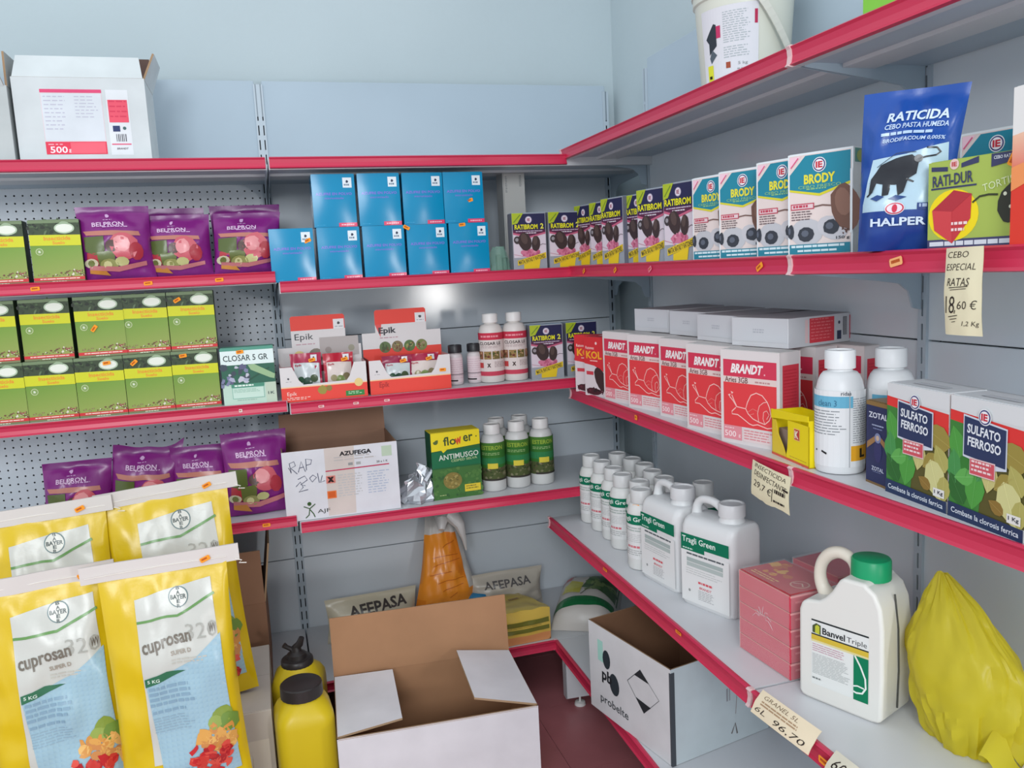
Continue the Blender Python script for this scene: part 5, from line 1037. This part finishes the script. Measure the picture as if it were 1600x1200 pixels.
# yellow brick-like bag
t = frame('yellow_seed_bag', 'yellow block-shaped bag with green stripes on the bottom shelf in the corner', 'bag', (-.685, -.462), ZM[4]+.001, 2, rx=0)
g = G(); w, d, h = .195, .27, .125; nx, ny = 14, 14
def yp(u, v, top=True):
    zz = h*(1-.35*v)*(1-.05*(2*u-1)**2)+.008*noise.noise(Vector((u*4, v*4, 2))); sh = 1-.28*v*v
    return ((.5+(u-.5)*sh)*w, v*d, zz)
for i in range(nx):
    for j in range(ny): g.face([yp((i+a_)/nx, (j+b_)/ny) for a_, b_ in ((0, 0), (1, 0), (1, 1), (0, 1))], (206, 180, 74))
def fp(u, v): p = yp(u, 0); return (p[0], -.008*sin(pi*u)*sin(pi*v)-.004*noise.noise(Vector((u*5, v*5, 8))), p[2]*v)
for i in range(nx):
    for j in range(8): g.face([fp((i+a_)/nx, (j+b_)/8) for a_, b_ in ((0, 0), (1, 0), (1, 1), (0, 1))], (220, 186, 84) if j > 1 else (218, 150, 96))
for i in range(ny):
    for s_ in (0, 1):
        q = [(*yp(s_, (i+a_)/ny)[:2], z_) for a_, z_ in ((0, 0), (1, 0))]; q2 = [yp(s_, (i+1)/ny), yp(s_, i/ny)]
        f_ = [q[0], q[1], q2[0], q2[1]]; g.face(f_ if s_ else f_[::-1], (206, 180, 74))
part('paper_bag', g, t, FILM, smooth=True)
Art(w*.94, h*.7).rect(0, .35, 1, .52, (112, 112, 44), 1).rect(0, .64, 1, .84, (112, 112, 44), 1).greek(.05, .55, .95, .6, 1, (160, 150, 70), 1).build('printed_stripes', t, FILM, lambda u, v, e: (w*.03+u, fp(u/w+.03, v/h+.12)[1]-.002-e, v+.012), cell=.02)
Art(w, d).rect(.5, .62, .72, .7, (150, 110, 50), 1).greek(.52, .63, .7, .69, 1, (190, 160, 80), 2).build('printed_top', t, FILM, lambda u, v, e: (lambda p: (p[0], p[1], p[2]+.0015+e))(yp(u/w, v/d)), cell=.02)
# green and white lying sack
t = frame('green_white_sack', 'white sack with a green band lying in the corner on the bottom shelf', 'sack', (-.285, -.30), ZM[4]+.001, -28)
g = G(); w, d = .24, .37
def gp(u, v, e=0):
    th = .095*max(0, 1-abs(2*u-1)**3)**.5*max(0, 1-abs(2*v-1)**5)**.5
    return ((u-.5)*w, (v-.45)*d, .004+th+e+.006*noise.noise(Vector((u*4, v*5, 5)))*min(1, th*20))
n = 26
for i in range(n):
    for j in range(n):
        v_ = (j+.5)/n; g.face([gp((i+a_)/n, (j+b_)/n) for a_, b_ in ((0, 0), (1, 0), (1, 1), (0, 1))], (200, 194, 188))
for i in range(n):
    for (A0, A1) in (((i/n, 0), ((i+1)/n, 0)), ((1, i/n), (1, (i+1)/n)), (((n-i)/n, 1), ((n-i-1)/n, 1)), ((0, (n-i)/n), (0, (n-i-1)/n))):
        p, q = gp(*A0), gp(*A1); g.face([(p[0], p[1], 0), (q[0], q[1], 0), q, p], (196, 190, 184))
part('sack_film', g, t, FILM, smooth=True)
a = Art(w, d); a.poly([(.02, .1), (.98, .12), (.98, .24), (.5, .26), (.02, .22)], (22, 104, 58), 1).poly([(.4, .5), (.98, .32), (.98, .84), (.62, .9), (.5, .72)], (58, 92, 48), 1).speck(.5, .4, .95, .85, 20, .08, [(84, 120, 60), (48, 80, 42), (120, 140, 84)], 2).poly([(.1, .4), (.4, .34), (.42, .62), (.22, .68)], (196, 190, 70), 1).circ(.26, .52, .13, (204, 200, 90), 2, 12, wob=.15).poly([(.0, .72), (.2, .7), (.25, .9), (.05, .94)], (186, 60, 70), 1).line([(.42, .3), (.62, .6)], .015, (40, 70, 40), 3)
a.build('printed_picture', t, FILM, lambda u, v, e: gp(u/w, v/d, e+.001), cell=.014)
# orange sack with white draped top
t = frame('orange_sack', 'tall orange woven sack with white drooping top, leaning against the back panel', 'sack', (-.795, -.13), ZM[4]+.001, 3)
w, h = .29, .42; b = Bag(w, h, .10, 61, seal=.03, wr=.012, taper=.62, lean=.09, topx=.01, bot=.3)
b.body('sack_body', t, (236, 140, 40), 26, 34, colfn=lambda u, v: (200, 196, 192) if v > .80 or (u > .86 and v > .3) else ((226, 128, 32) if (u-.5)*(v-.3) > .03 else (238, 146, 44)))
a = Art(w, h)
for k in range(9): a.line([(a.rnd.uniform(.1, .5), .08+k*.075), (a.rnd.uniform(.55, .85), .1+k*.075+a.rnd.uniform(-.02, .03))], .008, (186, 90, 24), 2)
b.art(a, 'printed_lines', t)
g = G(); pts = [(.012, .02, .41), (.03, -.035, .415), (.05, -.06, .38), (.062, -.062, .33), (.07, -.058, .28)]; g.tube(pts, .01, (206, 202, 200), 8, rs=[.03, .03, .02, .01, .004]); g.tube([(.0, .01, .41), (-.012, -.03, .4), (-.02, -.05, .37)], .01, (206, 202, 200), 8, rs=[.03, .024, .012]); part('drooping_top', g, t, FILM, smooth=True)
g = G()
for x_, z_ in ((-.13, .035), (.12, .06)): g.lathe([(.012, z_-.03), (.05, z_-.02), (.055, z_), (.04, z_+.025), (.012, z_+.035)], (52, 130, 176), 12, x_, -.02, 1, .7)
part('blue_film_corners', g, t, FILM, smooth=True)['kind'] = 'stuff'
# yellow canisters
def canister(lab, loc, rz, nozzle):
    t = thing('yellow_canister', lab, 'canister', loc, rz, 'yellow plastic canisters between the cartons'); Y_ = (210, 184, 28); H = .43 if not nozzle else .40; w = .155
    R_ = [rrect(w*.94, w*.94, .03, 0), rrect(w, w, .036, .008), rrect(w, w, .036, H-.085), rrect(w*.97, w*.97, .036, H-.065), rrect(w*.86, w*.86, .04, H-.045), rrect(w*.7, w*.7, .045, H-.03), rrect(.095, .095, .0474, H-.02)]
    part('canister_body', G().loft(R_, Y_), t, PLAST, smooth=True)
    part('screw_cap', cap_geo(0, 0, H-.022, .056 if not nozzle else .047, .034 if not nozzle else .02, (46, 42, 42), recess=False), t, PLAST, smooth=True, label='black ribbed cap')
    if nozzle:
        z = H
        g = G().lathe([(.03, z-.004), (.028, z+.012), (.016, z+.02), (.013, z+.034)], (42, 38, 38), 20); g.tube([(0, 0, z+.03), (.012, -.004, z+.042), (.02, -.006, z+.062)], .01, (42, 38, 38), 10, rs=[.012, .011, .008]); g.tube([(-.004, 0, z+.02), (-.026, -.004, z+.036), (-.034, -.006, z+.044)], .007, (42, 38, 38), 8, rs=[.008, .007, .009])
        part('spout', g, t, PLAST, smooth=True, label='black pouring spout')
canister('yellow plastic canister with a flat black cap, the front one', (-1.372, -.935, .0), 4, False)
canister('yellow plastic canister with a black pouring spout, the rear one', (-1.375, -.68, .0), -8, True)
# thin yellow carrier bag on the right shelf
YF = mat('thin_yellow_film', (228, 214, 62), .35, .4, bump=.5, bscale=28, sss=.5)
t = frame('yellow_carrier_bag', 'thin yellow plastic carrier bag standing crumpled at the right of the green-capped jug', 'bag', (-.24, -2.045), ZR[3]+.001, -78)
g = G(); NR, NC = 48, 72; V_ = {}
for j in range(NR+1):
    v = j/NR
    for k in range(NC):
        a_ = 2*pi*k/NC; x = cos(a_); y = sin(a_); pr_ = (.072+.043*sin(min(1, v/.45)*pi/2) if v < .45 else .115*max(.05, 1-((v-.45)/.57)**1.5))
        nn = .012*(1-abs(noise.noise(Vector((x*4.2, y*4.2, v*3.5+2))))*2.2)+.006*noise.noise(Vector((x*9, y*9, v*11)))+noise.noise(Vector((x*1.6, y*1.6, v*2.2+5)))*.028+noise.noise(Vector((x*3.2, y*3.2, v*5)))*.010+abs(noise.noise(Vector((x*2.4, y*2.4, v*1.2+9))))*-.022
        V_[(j, k)] = len(g.v); g.v.append(((pr_+nn*(1-.6*v))*x*.98-.055*v*v*1.2, (pr_*.8+nn*(1-.6*v))*y*.62+.02*v, max(.0, .30*v+.006*noise.noise(Vector((x*3, y*3, v*3))))))
for j in range(NR):
    for k in range(NC): g.f.append((V_[(j, k)], V_[(j, (k+1) % NC)], V_[(j+1, (k+1) % NC)], V_[(j+1, k)])); g.c.append((222, 206, 40))
part('bag_film', g, t, YF, smooth=True)
g = G()
for s_ in (0, 1):
    n = 10
    for i in range(n):
        q = []
        for a_, b_ in ((0, 0), (1, 0), (1, 1), (0, 1)):
            u = (i+a_)/n; q.append((.06+.075*u+s_*.02, -.06+.05*b_*(1-u*.4)+s_*.05, .07*(1-u)**1.2*(.4+.6*b_)+.006*sin(u*9+s_*2)+.004))
        g.face(q, (222, 206, 40))
part('bag_handle', g, t, YF, smooth=True)
t = frame('white_tray', 'flat white tray edge at the lower right corner of the picture', 'tray', (-.30, -2.19), ZR[3]+.001, -62); part('tray_base', G().box((0, 0, 0), (.3, .2, .004), (214, 206, 206)), t, PLAST); 
for a_, b_ in (((0, 0), (.3, .006)), ((0, .194), (.3, .2)), ((0, .006), (.006, .194)), ((.294, .006), (.3, .194))): part('tray_rim', G().box((a_[0], a_[1], .004), (b_[0], b_[1], .022), (216, 206, 206)), t, PLAST, bevel=.002)

# ---------------------------------------------------------------- handwritten notes
CREAM = (226, 218, 186); INK = (52, 44, 40)
def note(lab, P0, rz, w, h, fn, rx=0, bend=.004, torn=0, rot=0, col=CREAM):
    """paper hanging from P0 (top left corner)"""
    t = thing('paper_note', lab, 'paper note', P0, rz, None); t.rotation_euler = (rad(rx), rad(rot), rad(rz))
    def P(u, v, e=0): uu, vv = u/w, v/h; return (u, -bend*sin(uu*pi)*1.0-.006*(1-vv)*sin(vv*2.2)-e+.002*noise.noise(Vector((uu*3, vv*3, w*99))), v-h)
    g = G(); n = 12
    for i in range(n):
        for j in range(n):
            q = [(w*(i+a_)/n, h*(j+b_)/n-(torn*abs(noise.noise(Vector(((i+a_)*.9, 3, 1)))) if (j+b_) == 0 else 0)) for a_, b_ in ((0, 0), (1, 0), (1, 1), (0, 1))]
            f_ = [P(*p) for p in q]; g.face(f_, col); f2 = [P(p[0], p[1], -.0006) for p in q]; g.face(f2[::-1], col)
    part('paper', g, t, PAPER, smooth=True); a = Art(w, h); fn(a); a.build('handwriting', t, PAPER, lambda u, v, e: P(u, v, e+.0003), cell=.01, eps=.0002); return t
def n1(a):
    a.text('CEBO', .38, .92, .58, .07, INK, 1, -.008, .2).text('ESPECIAL', .45, .78, .8, .075, INK, 1, -.008, .2).text('RATAS', .42, .61, .62, .09, INK, 1, -.004, .15).line([(.18, .545), (.7, .56)], .015, INK).line([(.22, .52), (.66, .535)], .012, INK)
    a.text('18', .2, .35, .3, .2, INK, 1, -.006, .15).text('60 €', .66, .35, .5, .1, INK, 1, -.006, .15).line([(.36, .29), (.34, .25)], .02, INK).line([(.16, .21), (.42, .23)], .016, INK).line([(.2, .18), (.4, .195)], .014, INK).line([(.25, .15), (.36, .16)], .012, INK).text('1,2 Kg', .74, .13, .42, .07, INK, 1, -.004, .2)
note('cream handwritten note reading CEBO ESPECIAL RATAS 18,60 hanging from the eye-level shelf', (-.405, -2.145, ZR[1]+.002), -94, .072, .128, n1, rot=-1)
def n2(a):
    a.text('INSECTICIDA', .5, .88, .8, .12, INK, 1, -.006, .2, -.05).text('DESINFECTANTE', .52, .65, .84, .15, INK, 1, -.002, .2, -.08).text('29,7 €', .34, .36, .52, .24, INK, 1, -.004, .2, -.08).line([(.62, .5), (.6, .12)], .015, INK).greek(.66, .3, .95, .5, 1, INK, 1, fill=.5).greek(.64, .08, .98, .2, 1, INK, 1, fill=.5).line([(.86, .6), (.98, .58)], .03, INK)
note('cream handwritten note hanging from the middle right shelf rail, reading 29,7', (-.388, -1.600, ZR[2]-.008), -92, .145, .078, n2, rot=3, torn=.01)
def n3(a):
    a.text('GRANEL 5L', .4, .8, .6, .16, (120, 100, 80), 1, -.008, .2).greek(.1, .4, .8, .62, 2, (170, 140, 110), 1, fill=.5).text('96,70', .66, .2, .5, .26, INK, 1, -.004, .2).text('6L', .15, .25, .2, .2, INK, 1, -.01, .2)
note('curled cream handwritten note stuck on the lower right shelf rail beside the jug', (-.482, -1.775, ZR[3]+.022), -86, .17, .05, n3, rx=-38, rot=0, col=(228, 212, 184))
note('cream handwritten note on the lower right rail, cut by the bottom edge', (-.478, -1.995, ZR[3]+.016), -88, .12, .045, lambda a: a.text('60,00', .4, .5, .6, .5, INK, 1, .0, .2), rx=-40, col=(214, 208, 190))

# ---------------------------------------------------------------- price stickers on the rails
def rail_sticker(x, y, z, rz, k, w=.024, h=.011, col=ORANGE, tilt=.0):
    t = thing('price_sticker', RS_LAB[k], 'price sticker', (x, y, z), rz, 'small price stickers on the shelf rails'); sticker(t, 0, 0, 0, tilt, w, h, col, 'sticker_paper')
RS_LAB = []
def rs(lab): RS_LAB.append(lab); return len(RS_LAB)-1
LR = [(-2.0, 1, 0, 'orange price sticker on the second left rail, below the green cartons'), (-1.70, 1, 0, 'orange price sticker on the second left rail, below the purple bags'), (-1.50, 1, 0, 'orange price sticker on the second left rail, below the rightmost purple bag')]
for x, i, tt, lab in LR: rail_sticker(x, -D-.0085, ZL[i]-.015, 0, rs(lab), tilt=.06)
rail_sticker(-1.475, -D-.0085, ZL[2]-.015, 0, rs('tiny white sticker on the third left rail'), .01, .01, (226, 214, 210))
rail_sticker(-1.43, -DM4+.02-.0085, ZL[3]-.015, 0, rs('orange price sticker on the fourth left rail beside the cardboard'), tilt=0)
for x, lab in ((-1.23, 'leftmost small white sticker remnant on the middle bay rail'), (-1.12, 'middle small white sticker remnant on the middle bay rail'), (-1.02, 'rightmost small white sticker remnant on the middle bay rail')): rail_sticker(x, -D-.0085, ZM[2]-.015, 0, rs(lab), .018, .008, (232, 190, 196))
def rr(ly, i, dz, dd, lab, w=.022, col=ORANGE, h=.012, tilt=.5):
    p = R2W(-dd-.0088, ly); rail_sticker(p[0], p[1], ZR[i]-.016+dz, -90+math.degrees(PHI), rs(lab), w, h, col, tilt)
rr(-.60, 1, 0, D2, 'orange sticker on the eye-level right rail, first from the corner'); rr(-.86, 1, 0, D2, 'orange sticker on the eye-level right rail, second from the corner'); rr(-1.10, 1, 0, D2, 'faded pink sticker on the eye-level right rail', col=(232, 130, 150)); rr(-1.63, 1, -.002, D2, 'orange sticker on the eye-level right rail just before the joint', .026)
rr(-2.02, 1, 0, D2-.008, 'pale orange sticker on the eye-level right rail under the blue bag', .03, (246, 180, 120), .014, .2)
rr(-.98, 2, 0, D2, 'round orange sticker on the middle right rail', .018, h=.014, tilt=0)
rr(-.95, 3, .004, D24, 'orange sticker on the lower right rail near the corner', .03, h=.008, tilt=0); rr(-1.42, 3, .006, D24, 'orange sticker on the lower right rail near the jugs', .03, h=.008, tilt=0); rr(-1.985, 3, .0, D24, 'bright orange sticker on the lower right rail at the bottom edge', .034, h=.014, tilt=0)
